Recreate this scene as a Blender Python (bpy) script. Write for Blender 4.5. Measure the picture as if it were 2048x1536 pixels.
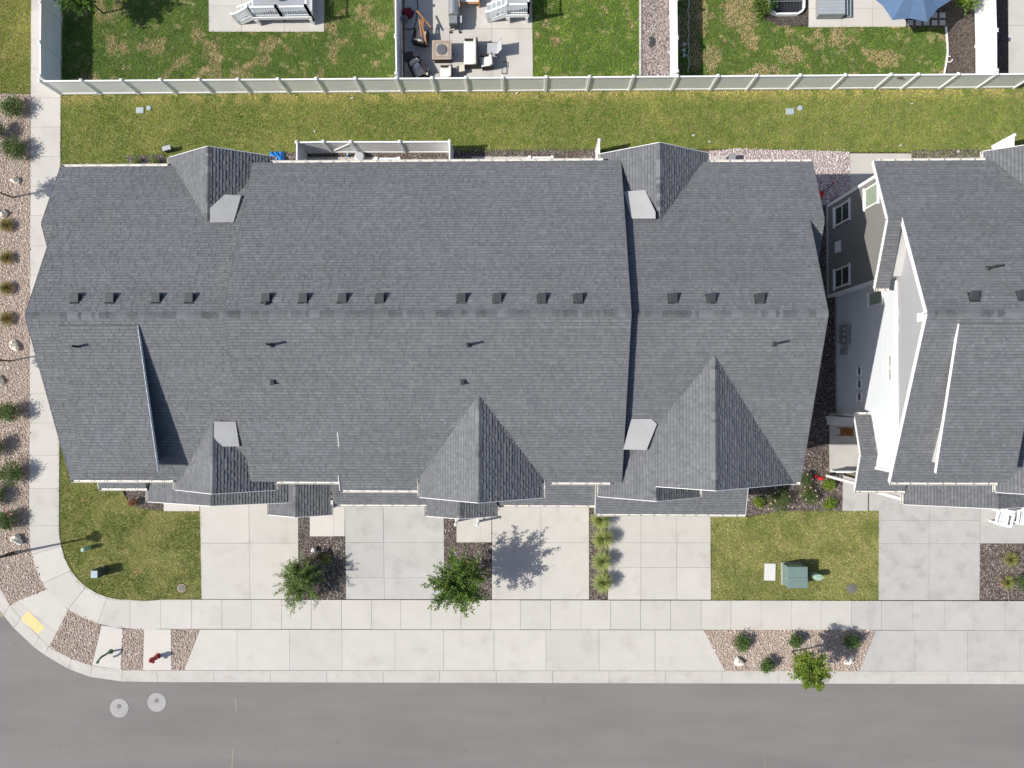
import bpy, math, random
import numpy as np
from mathutils import Vector, Matrix, Quaternion

random.seed(7)
RNG = np.random.default_rng(11)
for o in list(bpy.data.objects):
    bpy.data.objects.remove(o)
SC = bpy.context.scene
COL = SC.collection

# ------------------------------------------------------------------ camera
F_PX, CAM_H = 1400.0, 40.0            # survey drone: focal length in photo pixels, height over the lawn
PLUMB = (1055.0, 790.0)               # where the plumb line meets the photograph
_v = Vector(((PLUMB[0]-1024)/F_PX, -(PLUMB[1]-768)/F_PX, -1.0)).normalized()
CAM_Q = _v.rotation_difference(Vector((0, 0, -1)))
cam_d = bpy.data.cameras.new('camera')
cam = bpy.data.objects.new('camera', cam_d)
COL.objects.link(cam)
cam.location = (0, 0, CAM_H)
cam.rotation_mode = 'QUATERNION'
cam.rotation_quaternion = CAM_Q
cam_d.sensor_width = 36.0
cam_d.sensor_fit = 'HORIZONTAL'
cam_d.lens = 36.0*F_PX/2048.0
cam_d.clip_end = 2000
SC.camera = cam
SC.render.resolution_x, SC.render.resolution_y = 1024, 768

# ------------------------------------------------------------------ light
SUN_EL, SUN_SHADOW_AZ = math.radians(43.5), math.radians(11.5)   # shadows fall east, a little north
w = bpy.data.worlds.new('World')
SC.world = w
w.use_nodes = True
nt = w.node_tree
bg = nt.nodes['Background']
sky = nt.nodes.new('ShaderNodeTexSky')
sky.sky_type = 'NISHITA'
sky.sun_disc = False
sky.sun_elevation = SUN_EL
sky.sun_rotation = math.radians(262)
sky.altitude = 1400
sky.air_density = 0.85
sky.dust_density = 4.0
sky.ozone_density = 1.0
nt.links.new(sky.outputs[0], bg.inputs[0])
bg.inputs[1].default_value = 0.13
sun_d = bpy.data.lights.new('sun', 'SUN')
sun = bpy.data.objects.new('sun', sun_d)
COL.objects.link(sun)
sun_d.energy = 4.8
sun_d.angle = math.radians(0.53)
sun_d.color = (1.0, 0.955, 0.88)
_sd = Vector((math.cos(SUN_SHADOW_AZ)*math.cos(SUN_EL), math.sin(SUN_SHADOW_AZ)*math.cos(SUN_EL), -math.sin(SUN_EL)))
sun.rotation_mode = 'QUATERNION'
sun.rotation_quaternion = _sd.to_track_quat('-Z', 'Y')
SC.view_settings.view_transform = 'Standard'
SC.view_settings.look = 'None'
SC.view_settings.exposure = 0.12
SC.view_settings.gamma = 1.0
SC.view_settings.use_curve_mapping = False

# ------------------------------------------------------------------ helpers
def P(u, v, z=0.0):
    """survey: photo pixel + height above the lawn -> point on site (x east, y north)"""
    d = CAM_Q @ Vector(((u-1024)/F_PX, (768-v)/F_PX, -1.0))
    t = (z-CAM_H)/d.z
    return Vector((d.x*t, d.y*t, z))

WLOC = {}
def tag(o, label=None, cat=None, group=None, kind=None):
    if label: o['label'] = label
    if cat: o['category'] = cat
    if group: o['group'] = group
    if kind: o['kind'] = kind
    return o

def thing(name, label, cat, loc, group=None, kind=None):
    o = bpy.data.objects.new(name, None)
    o.empty_display_size = 0.2
    COL.objects.link(o)
    o.location = loc
    WLOC[o.name] = Vector(loc)
    return tag(o, label, cat, group, kind)

def structure(name, loc=(0, 0, 0)):
    return thing(name, None, None, loc, None, 'structure')

class MB:
    def __init__(s):
        s.v, s.f, s.t = [], [], []
    def face(s, pts, tint=None):
        b = len(s.v)
        s.v += [tuple(p) for p in pts]
        s.f.append(tuple(range(b, b+len(pts))))
        s.t.append(tint)
    def hexa(s, a, b, tint=None):
        """a: 4 bottom points ccw, b: 4 top points"""
        n = len(s.v)
        s.v += [tuple(p) for p in a]+[tuple(p) for p in b]
        fs = [(3, 2, 1, 0), (4, 5, 6, 7), (0, 1, 5, 4), (1, 2, 6, 5), (2, 3, 7, 6), (3, 0, 4, 7)]
        for f in fs:
            s.f.append(tuple(n+i for i in f)); s.t.append(tint)
    def box(s, c, sz, rz=0.0, tint=None, M=None):
        hx, hy, hz = sz[0]/2, sz[1]/2, sz[2]/2
        if M is None:
            M = Matrix.Rotation(rz, 3, 'Z')
        c = Vector(c)
        q = [M @ Vector(p)+c for p in ((-hx, -hy, -hz), (hx, -hy, -hz), (hx, hy, -hz), (-hx, hy, -hz),
                                      (-hx, -hy, hz), (hx, -hy, hz), (hx, hy, hz), (-hx, hy, hz))]
        s.hexa(q[:4], q[4:], tint)
    def beam(s, p, q, wd, ht, tint=None):
        """bar from p to q (its centre line), wd across, ht up"""
        p, q = Vector(p), Vector(q)
        d = (q-p)
        L = d.length
        d.normalize()
        up = Vector((0, 0, 1))
        if abs(d.z) > 0.95: up = Vector((0, 1, 0))
        sx = d.cross(up).normalized()
        sy = sx.cross(d).normalized()
        a = [p-sx*wd/2-sy*ht/2, p+sx*wd/2-sy*ht/2, p+sx*wd/2+sy*ht/2, p-sx*wd/2+sy*ht/2]
        b = [x+d*L for x in a]
        s.hexa(a, b, tint)
    def prism(s, pts, z0, z1, tint=None):
        n = len(pts)
        b = len(s.v)
        s.v += [(p[0], p[1], z0) for p in pts]+[(p[0], p[1], z1) for p in pts]
        a2 = sum(pts[i][0]*pts[(i+1) % n][1]-pts[(i+1) % n][0]*pts[i][1] for i in range(n))
        o = list(range(n)) if a2 > 0 else list(range(n))[::-1]
        s.f.append(tuple(b+n+i for i in o)); s.t.append(tint)
        s.f.append(tuple(b+i for i in o[::-1])); s.t.append(tint)
        for k in range(n):
            i, j = o[k], o[(k+1) % n]
            s.f.append((b+i, b+j, b+n+j, b+n+i)); s.t.append(tint)
    def tube(s, pts, rad, n=8, tint=None, caps=True):
        pts = [Vector(p) for p in pts]
        if not hasattr(rad, '__len__'): rad = [rad]*len(pts)
        b = len(s.v)
        ref = None
        for i, p in enumerate(pts):
            d = (pts[min(i+1, len(pts)-1)]-pts[max(i-1, 0)])
            if d.length < 1e-6: d = Vector((0, 0, 1))
            d.normalize()
            if ref is None or abs(ref.dot(d)) > .95:
                ref = Vector((0, 0, 1)) if abs(d.z) < .9 else Vector((1, 0, 0))
            x = d.cross(ref).normalized()
            y = x.cross(d).normalized()
            for k in range(n):
                a = 2*math.pi*k/n
                s.v.append(tuple(p+(x*math.cos(a)+y*math.sin(a))*rad[i]))
        for i in range(len(pts)-1):
            for k in range(n):
                k2 = (k+1) % n
                s.f.append((b+i*n+k, b+(i+1)*n+k, b+(i+1)*n+k2, b+i*n+k2)); s.t.append(tint)
        if caps:
            s.f.append(tuple(b+k for k in range(n))); s.t.append(tint)
            e = b+(len(pts)-1)*n
            s.f.append(tuple(e+k for k in reversed(range(n)))); s.t.append(tint)
    def lathe(s, c, prof, n=20, tint=None):
        c = Vector(c)
        b = len(s.v)
        for (r, z) in prof:
            for k in range(n):
                a = 2*math.pi*k/n
                s.v.append((c.x+r*math.cos(a), c.y+r*math.sin(a), c.z+z))
        for i in range(len(prof)-1):
            for k in range(n):
                k2 = (k+1) % n
                s.f.append((b+i*n+k, b+i*n+k2, b+(i+1)*n+k2, b+(i+1)*n+k)); s.t.append(tint)
        s.f.append(tuple(b+k for k in reversed(range(n)))); s.t.append(tint)
        e = b+(len(prof)-1)*n
        s.f.append(tuple(e+k for k in range(n))); s.t.append(tint)
    def build(s, name, mat, parent=None, smooth=False, kind=None, bevel=0.0):
        off = WLOC[parent.name] if parent is not None else Vector((0, 0, 0))
        me = bpy.data.meshes.new(name)
        me.from_pydata([(x-off.x, y-off.y, z-off.z) for x, y, z in s.v], [], s.f)
        if any(t is not None for t in s.t):
            at = me.attributes.new('tint', 'FLOAT_COLOR', 'FACE')
            arr = np.ones((len(s.f), 4), np.float32)
            for i, t in enumerate(s.t):
                if t is not None: arr[i, :3] = t
            at.data.foreach_set('color', arr.ravel())
        return finish(me, name, mat, parent, smooth, kind, bevel)

def finish(me, name, mat, parent=None, smooth=False, kind=None, bevel=0.0):
    if smooth:
        me.polygons.foreach_set('use_smooth', [True]*len(me.polygons))
    me.materials.append(MAT[mat] if isinstance(mat, str) else mat)
    me.update()
    o = bpy.data.objects.new(name, me)
    COL.objects.link(o)
    if parent is not None:
        o.parent = parent
        WLOC[o.name] = WLOC[parent.name].copy()
    else:
        WLOC[o.name] = Vector((0, 0, 0))
    if bevel:
        m = o.modifiers.new('bevel', 'BEVEL')
        m.width = bevel
        m.segments = 2
        m.limit_method = 'ANGLE'
    if kind: o['kind'] = kind
    return o

def np_mesh(name, V, tris, cols, mat, parent=None, kind=None, smooth=False):
    """V (n,3), tris (m,3 or 4), cols (m,3) per face"""
    off = np.array(WLOC[parent.name]) if parent is not None else np.zeros(3)
    k = tris.shape[1]
    me = bpy.data.meshes.new(name)
    me.vertices.add(len(V))
    me.vertices.foreach_set('co', (V-off).astype(np.float32).ravel())
    me.loops.add(tris.size)
    me.loops.foreach_set('vertex_index', tris.astype(np.int32).ravel())
    me.polygons.add(len(tris))
    me.polygons.foreach_set('loop_start', np.arange(0, tris.size, k, dtype=np.int32))
    me.polygons.foreach_set('loop_total', np.full(len(tris), k, np.int32))
    me.update(calc_edges=True)
    if cols is not None:
        at = me.attributes.new('tint', 'FLOAT_COLOR', 'FACE')
        arr = np.ones((len(tris), 4), np.float32)
        arr[:, :3] = cols
        at.data.foreach_set('color', arr.ravel())
    me.validate()
    return finish(me, name, mat, parent, smooth, kind)

def copy_tree(o, parent=None):
    c = o.copy()
    COL.objects.link(c)
    c.parent = parent
    for ch in o.children:
        copy_tree(ch, c)
    return c

def srgb(r, g, b):
    return tuple(((x/255)/12.92 if x/255 <= .04045 else ((x/255+.055)/1.055)**2.4) for x in (r, g, b))

# value noise for scattering (site coordinates)
_G = RNG.random((256, 256))
def vnoise(x, y, sc):
    x = np.asarray(x)/sc+1000.3
    y = np.asarray(y)/sc+1000.7
    xi, yi = np.floor(x).astype(int), np.floor(y).astype(int)
    fx, fy = x-xi, y-yi
    fx, fy = fx*fx*(3-2*fx), fy*fy*(3-2*fy)
    g = lambda i, j: _G[i % 256, j % 256]
    return (g(xi, yi)*(1-fx)+g(xi+1, yi)*fx)*(1-fy)+(g(xi, yi+1)*(1-fx)+g(xi+1, yi+1)*fx)*fy
def fbm(x, y, sc, n=3):
    r, a, t = 0, 1, 0
    for i in range(n):
        r = r+a*vnoise(np.asarray(x)+17.3*i, np.asarray(y)-9.1*i, sc/2**i)
        t += a
        a *= .55
    return r/t

# ------------------------------------------------------------------ materials
MAT = {}
def mat(name, col, rough=0.8, var=0.12, scale=2.0, var2=0.06, scale2=30.0, bump=0.0, bscale=60.0, tint=False, metal=0.0,
        spec=0.3, col2=None, mixscale=1.0, lo=.45, hi=.6, translucent=0.0, stretch=None, objvar=0.0, spots=None):
    m = bpy.data.materials.new(name)
    m.use_nodes = True
    n, l = m.node_tree.nodes, m.node_tree.links
    b = n['Principled BSDF']
    b.inputs['Roughness'].default_value = rough
    b.inputs['Metallic'].default_value = metal
    b.inputs['Specular IOR Level'].default_value = spec
    geo = n.new('ShaderNodeNewGeometry')
    def noise(sc, det=4):
        x = n.new('ShaderNodeTexNoise')
        x.inputs['Scale'].default_value = sc
        x.inputs['Detail'].default_value = det
        x.inputs['Roughness'].default_value = .6
        l.new(geo.outputs['Position'], x.inputs['Vector'])
        return x
    if tint:
        a = n.new('ShaderNodeAttribute')
        a.attribute_name = 'tint'
        cur = a.outputs['Color']
    else:
        rgb = n.new('ShaderNodeRGB')
        rgb.outputs[0].default_value = (*col, 1)
        cur = rgb.outputs[0]
    if col2 is not None:
        nz = noise(mixscale, 5)
        if stretch:
            vm = n.new('ShaderNodeVectorMath')
            vm.operation = 'MULTIPLY'
            vm.inputs[1].default_value = stretch
            l.new(geo.outputs['Position'], vm.inputs[0])
            l.new(vm.outputs[0], nz.inputs['Vector'])
        r = n.new('ShaderNodeMapRange')
        r.inputs['From Min'].default_value = lo
        r.inputs['From Max'].default_value = hi
        l.new(nz.outputs['Fac'], r.inputs['Value'])
        mx = n.new('ShaderNodeMix')
        mx.data_type = 'RGBA'
        l.new(r.outputs[0], mx.inputs['Factor'])
        l.new(cur, mx.inputs['A'])
        mx.inputs['B'].default_value = (*col2, 1)
        cur = mx.outputs['Result']
    for (va, sc) in ((var, scale), (var2, scale2)):
        if va <= 0: continue
        nz = noise(sc)
        r = n.new('ShaderNodeMapRange')
        r.inputs['From Min'].default_value = .25
        r.inputs['From Max'].default_value = .75
        r.inputs['To Min'].default_value = 1-va
        r.inputs['To Max'].default_value = 1+va
        l.new(nz.outputs['Fac'], r.inputs['Value'])
        mu = n.new('ShaderNodeMix')
        mu.data_type = 'RGBA'
        mu.blend_type = 'MULTIPLY'
        mu.inputs['Factor'].default_value = 1
        l.new(cur, mu.inputs['A'])
        l.new(r.outputs[0], mu.inputs['B'])
        cur = mu.outputs['Result']
    if spots:
        sc_, th_, dk_ = spots
        nz = noise(sc_, 6)
        r = n.new('ShaderNodeMapRange')
        r.inputs['From Min'].default_value = th_
        r.inputs['From Max'].default_value = th_+.06
        r.inputs['To Min'].default_value = 1
        r.inputs['To Max'].default_value = dk_
        l.new(nz.outputs['Fac'], r.inputs['Value'])
        mu = n.new('ShaderNodeMix')
        mu.data_type = 'RGBA'
        mu.blend_type = 'MULTIPLY'
        mu.inputs['Factor'].default_value = 1
        l.new(cur, mu.inputs['A'])
        l.new(r.outputs[0], mu.inputs['B'])
        cur = mu.outputs['Result']
    if objvar > 0:
        oi = n.new('ShaderNodeObjectInfo')
        r = n.new('ShaderNodeMapRange')
        r.inputs['To Min'].default_value = 1-objvar
        r.inputs['To Max'].default_value = 1+objvar
        l.new(oi.outputs['Random'], r.inputs['Value'])
        mu = n.new('ShaderNodeMix')
        mu.data_type = 'RGBA'
        mu.blend_type = 'MULTIPLY'
        mu.inputs['Factor'].default_value = 1
        l.new(cur, mu.inputs['A'])
        l.new(r.outputs[0], mu.inputs['B'])
        cur = mu.outputs['Result']
    l.new(cur, b.inputs['Base Color'])
    if bump > 0:
        nz = noise(bscale, 3)
        bp = n.new('ShaderNodeBump')
        bp.inputs['Strength'].default_value = bump
        bp.inputs['Distance'].default_value = .02
        l.new(nz.outputs['Fac'], bp.inputs['Height'])
        l.new(bp.outputs[0], b.inputs['Normal'])
    if translucent > 0:
        tr = n.new('ShaderNodeBsdfTranslucent')
        l.new(cur, tr.inputs['Color'])
        ms = n.new('ShaderNodeMixShader')
        ms.inputs[0].default_value = translucent
        l.new(b.outputs[0], ms.inputs[1])
        l.new(tr.outputs[0], ms.inputs[2])
        l.new(ms.outputs[0], n['Material Output'].inputs['Surface'])
    MAT[name] = m
    return m

mat('earth', (.19, .155, .11), .95, .2, .8, .15, 20)
mat('asphalt', (.212, .203, .193), .92, .03, .5, .13, 40, .25, 160, col2=(.183, .175, .167), mixscale=.55, lo=.40, hi=.66, stretch=(.16, 1.0, 1.0), spots=(1.7, .68, .78))
mat('concrete', (.525, .500, .458), .9, .05, .9, .05, 22, col2=(.43, .405, .365), mixscale=.75, lo=.54, hi=.80, objvar=.045, spots=(2.2, .68, .88))
mat('concrete_grey', (.46, .448, .425), .9, .06, 1.1, .06, 22, col2=(.375, .365, .345), mixscale=.9, lo=.50, hi=.76, objvar=.035, spots=(2.0, .66, .88))
mat('concrete_stained', (.445, .432, .41), .9, .07, 1.5, .08, 22, col2=(.33, .32, .305), mixscale=1.2, lo=.50, hi=.78, objvar=.03, spots=(3.0, .64, .84))
mat('concrete_pale', (.57, .54, .50), .9, .04, .9, .04, 22, objvar=.03)
mat('joint', (.23, .22, .20), .95, .1, 5, .1, 30)
mat('kerb_concrete', (.50, .475, .44), .9, .07, 1.2, .05, 20, col2=(.41, .385, .35), mixscale=1.0, lo=.52, hi=.75)
mat('lawn_soil', (.18, .185, .06), .95, .3, 3, .25, 18, col2=(.25, .21, .09), mixscale=1.6, lo=.45, hi=.65)
mat('lawn_green_soil', (.085, .12, .035), .95, .3, 3, .25, 18, col2=(.33, .26, .15), mixscale=1.5, lo=.56, hi=.66)
mat('blades', (1, 1, 1), .7, 0, 1, 0, 1, tint=True, spec=.2, translucent=.35)
mat('leaves', (1, 1, 1), .6, 0, 1, 0, 1, tint=True, spec=.3, translucent=.35)
mat('stones', (1, 1, 1), .85, 0, 1, .08, 40, tint=True)
mat('rock_bed', (.36, .28, .225), .95, .2, 4, .3, 45)
mat('pink_bed', (.30, .235, .225), .95, .2, 4, .3, 45)
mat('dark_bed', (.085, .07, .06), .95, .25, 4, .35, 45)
mat('mulch', (.105, .083, .070), .95, .3, 5, .35, 45)
mat('chips', (1, 1, 1), .9, 0, 1, 0, 1, tint=True)
mat('boulder', (.76, .70, .60), .9, .15, 3, .1, 25, .25, 12)
mat('shingles', (1, 1, 1), .9, .09, .22, .12, 60, .3, 120, tint=True, spec=.25)
mat('trim', (.78, .78, .77), .5, .02, 1, 0, 1)
mat('vinyl', (.89, .89, .88), .42, .02, 1, .01, 20)
mat('gutter', (.74, .71, .66), .45, .03, 3, .05, 25)
mat('fascia_blue', (.60, .66, .68), .6, .05, 2, .03, 30)
mat('siding_white', (1, 1, 1), .7, .02, .6, .02, 20, tint=True)
mat('stucco', (.52, .51, .49), .9, .04, 1, .03, 40)
mat('siding_dark', (1, 1, 1), .75, .03, .8, .03, 25, tint=True)
mat('roof_edge', (.13, .135, .145), .8, .08, 1.2, .04, 20)
mat('membrane', (.42, .42, .415), .6, .08, 1.2, .04, 20)
mat('vent', (.05, .055, .06), .55, .05, 3, .05, 40)
mat('vent_dark', (.03, .033, .036), .6, .05, 3, .05, 40)
mat('pipe', (.035, .035, .036), .5, 0, 1, 0, 1)
mat('lead', (.33, .33, .34), .45, .1, 5, 0, 1, metal=.3)
mat('glass', (.045, .06, .05), .08, 0, 1, 0, 1, spec=.8)
mat('screen', (.30, .36, .28), .5, .05, 4, 0, 1)
mat('bark', (.10, .07, .05), .9, .25, 12, .2, 40)
mat('utility_green', (.165, .235, .215), .5, .05, 2, .03, 30)
mat('utility_shaded', (.06, .085, .075), .6, .05, 2, .03, 30)  # cabinet body green with its shade painted in
mat('pedestal_green', (.33, .48, .36), .5, .05, 3, .03, 30)
mat('hydrant_red', (.40, .05, .05), .45, .15, 6, .05, 30)
mat('valve_green', (.06, .13, .055), .5, .2, 6, .05, 30)
mat('cast_iron', (.17, .165, .155), .65, .15, 6, .1, 30, metal=.2)
mat('collar', (.37, .36, .345), .9, .08, 2, .06, 25)
mat('lid_blue', (.36, .44, .47), .6, .06, 4, .03, 30)
mat('lid_white', (.62, .61, .585), .7, .05, 4, .03, 30)
mat('pole_brown', (.06, .048, .042), .5, .1, 6, 0, 1)
mat('yellow_pad', (.72, .57, .27), .8, .05, 3, .05, 40)
mat('yellow_paint', (.30, .28, .185), .8, .2, 10, .2, 40)
mat('faint_paint', (.27, .235, .205), .85, .1, 10, .15, 40)
mat('deck_boards', (.34, .37, .39), .65, .05, 2, .04, 30)
mat('wicker', (.04, .033, .028), .7, .2, 20, .2, 80)
mat('cushion_tan', (.66, .58, .48), .9, .06, 3, .04, 40)
mat('cushion_white', (.70, .69, .67), .9, .04, 3, .03, 40)
mat('cushion_brown', (.13, .10, .09), .9, .08, 3, .04, 40)
mat('fabric_grey', (.42, .435, .45), .8, .05, 3, .03, 40)
mat('table_tile', (.33, .265, .21), .7, .12, 4, .1, 40)
mat('table_rim', (.42, .35, .28), .7, .08, 4, .1, 40)
mat('fire_lid', (.12, .125, .13), .6, .2, 12, .15, 60)
mat('maroon', (.19, .02, .03), .8, .12, 8, .1, 40)
mat('wood_raw', (.45, .21, .08), .7, .2, 6, .15, 30)
mat('wood_orange', (.50, .25, .09), .7, .15, 6, .1, 30)
mat('steel', (.40, .405, .41), .38, .06, 4, .04, 40, metal=.55)
mat('black_metal', (.03, .03, .032), .5, .1, 5, 0, 1)
mat('blue_canvas', (.105, .175, .29), .85, .08, 2, .05, 40)
mat('blue_tarp', (.03, .22, .60), .5, .15, 6, .05, 40)
mat('galvanised', (.50, .52, .53), .5, .08, 4, .05, 30, metal=.3)
mat('red_plastic', (.62, .03, .035), .5, .1, 5, 0, 1)
mat('orange', (.75, .18, .05), .6, 0, 1, 0, 1)
mat('wood_brown', (.28, .12, .04), .7, .15, 6, .1, 30)
mat('white_ball', (.80, .80, .79), .5, .02, 3, 0, 1)
mat('grey_plastic', (.34, .40, .44), .5, .05, 3, 0, 1)
mat('beige_metal', (.27, .285, .28), .5, .06, 3, .03, 30)
mat('garage_door', (.70, .69, .67), .6, .03, 2, 0, 1)
mat('flower', (1, 1, 1), .6, 0, 1, 0, 1, tint=True, translucent=.2)
mat('paper', (.72, .72, .72), .7, 0, 1, 0, 1)

# ------------------------------------------------------------------ ground and paving
def sheet(name, pts, z, m, parent=None):
    b = MB()
    b.prism([(p[0], p[1]) for p in pts], z-.08, z)
    return b.build(name, m, parent)

def inpoly(x, y, poly):
    x, y = np.asarray(x), np.asarray(y)
    c = np.zeros(x.shape, bool)
    n = len(poly)
    j = n-1
    for i in range(n):
        xi, yi, xj, yj = poly[i][0], poly[i][1], poly[j][0], poly[j][1]
        if yi != yj:
            c ^= ((yi > y) != (yj > y)) & (x < (xj-xi)*(y-yi)/(yj-yi)+xi)
        j = i
    return c

def scatter(poly, dens):
    xs = [p[0] for p in poly]; ys = [p[1] for p in poly]
    A = (max(xs)-min(xs))*(max(ys)-min(ys))
    n = int(A*dens)
    x = RNG.uniform(min(xs), max(xs), n)
    y = RNG.uniform(min(ys), max(ys), n)
    k = inpoly(x, y, poly)
    return x[k], y[k]

g = MB(); g.prism([(-350, -350), (350, -350), (350, 350), (-350, 350)], -1.0, -.24)
tag(g.build('ground', 'earth'), kind='structure')

KB = [(-84, 880), (-68, 970), (-45, 1065), (-22, 1133), (2, 1180), (19.5, 1211), (41.7, 1237), (78, 1274), (97, 1294), (143, 1318), (183.6, 1331.5), (245, 1340.5)]
KP = [(-116, 880), (-100, 978), (-75, 1082), (-48, 1155), (-18, 1203), (3, 1231), (24, 1257), (63.8, 1294.6), (86, 1311), (133, 1339), (177.5, 1355.5), (240, 1364.5)]
xs_straight = [313+113.2*i for i in range(17)]
for x in xs_straight:
    KB.append((x, 1341+1.9*(x-313)/1700)); KP.append((x, 1365.8+4.2*(x-313)/1700))
kb = [P(*q) for q in KB]; kp = [P(*q) for q in KP]
kb = [Vector((kb[0].x-1.2, 60, 0))]+kb+[Vector((70, kb[-1].y, 0))]
kp = [Vector((kp[0].x-1.2, 60, 0))]+kp+[Vector((70, kp[-1].y, 0))]
road = [(p.x, p.y) for p in kp]+[(70, -70), (-110, -70), (-110, 60)]
sheet('road', road, -.135, 'asphalt')['kind'] = 'structure'

kerb = structure('kerb')
for i in range(len(kb)-1):
    a0, a1, c0, c1 = kb[i], kb[i+1], kp[i], kp[i+1]
    ln = (a1-a0).length
    g_ = min(.008/ln, .02)
    def lerp(p, q, t): return p+(q-p)*t
    m = MB()
    prof = [(0.0, 0.0), (.30, -.012), (.36, -.10), (1.0, -.122)]
    r0 = []; r1 = []
    for (t, z) in prof:
        p = lerp(lerp(a0, a1, g_), lerp(c0, c1, g_), t); q = lerp(lerp(a0, a1, 1-g_), lerp(c0, c1, 1-g_), t)
        r0.append(Vector((p.x, p.y, z))); r1.append(Vector((q.x, q.y, z)))
    for k in range(3):
        m.face([r0[k], r0[k+1], r1[k+1], r1[k]])
    dn = Vector((0, 0, -.2))
    m.face([r0[0], r1[0], r1[0]+dn, r0[0]+dn]); m.face([r0[3], r0[3]+dn, r1[3]+dn, r1[3]])
    m.face([r0[0], r0[0]+dn, r0[3]+dn, r0[3], r0[2], r0[1]]); m.face([r1[0], r1[1], r1[2], r1[3], r1[3]+dn, r1[0]+dn])
    m.build('kerb_segment', 'kerb_concrete', kerb)

def slab(parent, quad, m='concrete', gap=.011, z=0.0, th=.09):
    """one slab: quad of 4 site points, inset by half a joint"""
    c = sum((Vector((p[0], p[1], 0)) for p in quad), Vector())/len(quad)
    pts = []
    gj = gap*random.choice((.45, .6, .8, 1.1))
    for p in quad:
        d = Vector((p[0], p[1], 0))-c
        pts.append(c+d*(1-gj*1.3/max(d.length, .1)))
    dz = random.uniform(-.003, .003)
    b = MB()
    b.prism([(p.x, p.y) for p in pts], z-th, z+dz)
    return b.build('slab', m, parent)

def slabs(parent, quads, m='concrete', under=True, z=0.0, gap=.011):
    for q in quads:
        slab(parent, q, m, z=z, gap=gap)

def cells(tl, tr, br, bl, us, vs):
    """split a quad (photo corners) at fractions us (left-right), vs (top-bottom)"""
    tl, tr, br, bl = [P(*q) for q in (tl, tr, br, bl)]
    f = lambda u, v: (tl*(1-u)+tr*u)*(1-v)+(bl*(1-u)+br*u)*v
    out = []
    for i in range(len(us)-1):
        for j in range(len(vs)-1):
            out.append([f(us[i], vs[j]), f(us[i+1], vs[j]), f(us[i+1], vs[j+1]), f(us[i], vs[j+1])])
    return out

def under(name_parent, pts, z=-.02):
    b = MB(); b.prism([(P(*q).x, P(*q).y) for q in pts], -.2, z)
    return b.build('joint_bed', 'joint', name_parent)

# pavement: west leg, corner and south leg
pave = structure('pavement')
WJ = [-60, 0, 20, 80, 137, 196, 254, 313, 372, 431, 491, 550, 609, 668, 727, 787, 846, 911, 977, 1051]
def wl(v): return (62-4.0*v/1050, v)
def wr(v): return (122-4.0*v/1050, v)
for a, b_ in zip(WJ[:-1], WJ[1:]):
    slab(pave, [P(*wl(a)), P(*wr(a)), P(*wr(b_)), P(*wl(b_))])
arc = [((58, 1051), (118, 1051)), ((63, 1110), (122.5, 1092)), ((84, 1167.5), (142, 1141)), ((136, 1219.5), (172, 1173)), ((195, 1247), (214, 1194)), ((260, 1257.5), (260, 1199.5)), ((321, 1258), (321, 1199))]
for (o0, i0), (o1, i1) in zip(arc[:-1], arc[1:]):
    cc = P(262, 1058)
    def bow(a, b):
        m_ = (a+b)/2
        r = ((a-cc).length+(b-cc).length)/2
        return m_+(m_-cc).normalized()*((a-b).length_squared/(8*r))
    q0, q1, q2, q3 = P(*o0), P(*i0), P(*i1), P(*o1)
    slab(pave, [q0, q1, bow(q1, q2), q2, q3, bow(q3, q0)])
SJ = [321, 383, 443.5, 502.5, 563, 622.5, 683, 743, 801.5, 862, 922, 982, 1040.5, 1101, 1162, 1221, 1281, 1341, 1402.5, 1462, 1522.5, 1583, 1642, 1703, 1763, 1826, 1890, 1948, 2011, 2072, 2133]
sv = lambda x: 1199+3.0*(x-321)/1727
for i, (a, b_) in enumerate(zip(SJ[:-1], SJ[1:])):
    slab(pave, [P(a, sv(a)), P(b_, sv(b_)), P(b_, sv(b_)+59), P(a, sv(a)+59)], 'concrete' if a < 1700 else 'concrete_grey')
under(pave, [(62, -60), (122, -60), (117.5, 1051), (117.5, 1073), (121, 1092), (129, 1118), (140, 1142), (154, 1160), (170, 1175), (191, 1187), (213, 1196), (237, 1199.5), (260, 1200.5), (2133, 1203), (2133, 1261), (260, 1257), (195, 1247), (136, 1219), (86, 1167), (63, 1110), (58, 1051)])

# aprons, ramp and hydrant pads in the park strip
apron = structure('driveway_apron')
AJ = [474, 579, 684, 790, 887, 988, 1092, 1198, 1310]
tp = lambda x: 1259+2.0*(x-400)/1650
bt = lambda x: 1340.6+2.2*(x-400)/1650
prev_t, prev_b = 399.5, 368
for x in AJ+[None]:
    nt_, nb_ = (x, x) if x else (1408, 1450)
    slab(apron, [P(prev_t, tp(prev_t)), P(nt_, tp(nt_)), P(nb_, bt(nb_)), P(prev_b, bt(prev_b))])
    prev_t, prev_b = nt_, nb_
prev_t, prev_b = 1752, 1718
for x in (1831, 1935, 2040, 2140):
    slab(apron, [P(prev_t, tp(prev_t)), P(x, tp(x)), P(x, bt(x)), P(prev_b, bt(prev_b))], 'concrete_grey')
    prev_t, prev_b = x, x
under(apron, [(399, 1259), (1408, 1260.5), (1450, 1342), (368, 1340.5)])
under(apron, [(1752, 1261), (2140, 1261), (2140, 1342), (1718, 1342)])
ramp = structure('kerb_ramp')
slab(ramp, [P(34, 1202), P(93, 1178.5), P(136, 1220), P(113, 1266)], 'concrete')
slab(ramp, [P(20, 1211), P(34, 1202), P(113, 1266), P(97.5, 1294), P(78, 1273), P(41.7, 1236)], 'concrete')
b = MB()
q = [P(41.5, 1238), P(57, 1221.5), P(90, 1255.5), P(75.5, 1268.5)]
b.prism([(p.x, p.y) for p in q], -.01, .006)
b.build('warning_pad', 'yellow_pad', ramp)
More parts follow.
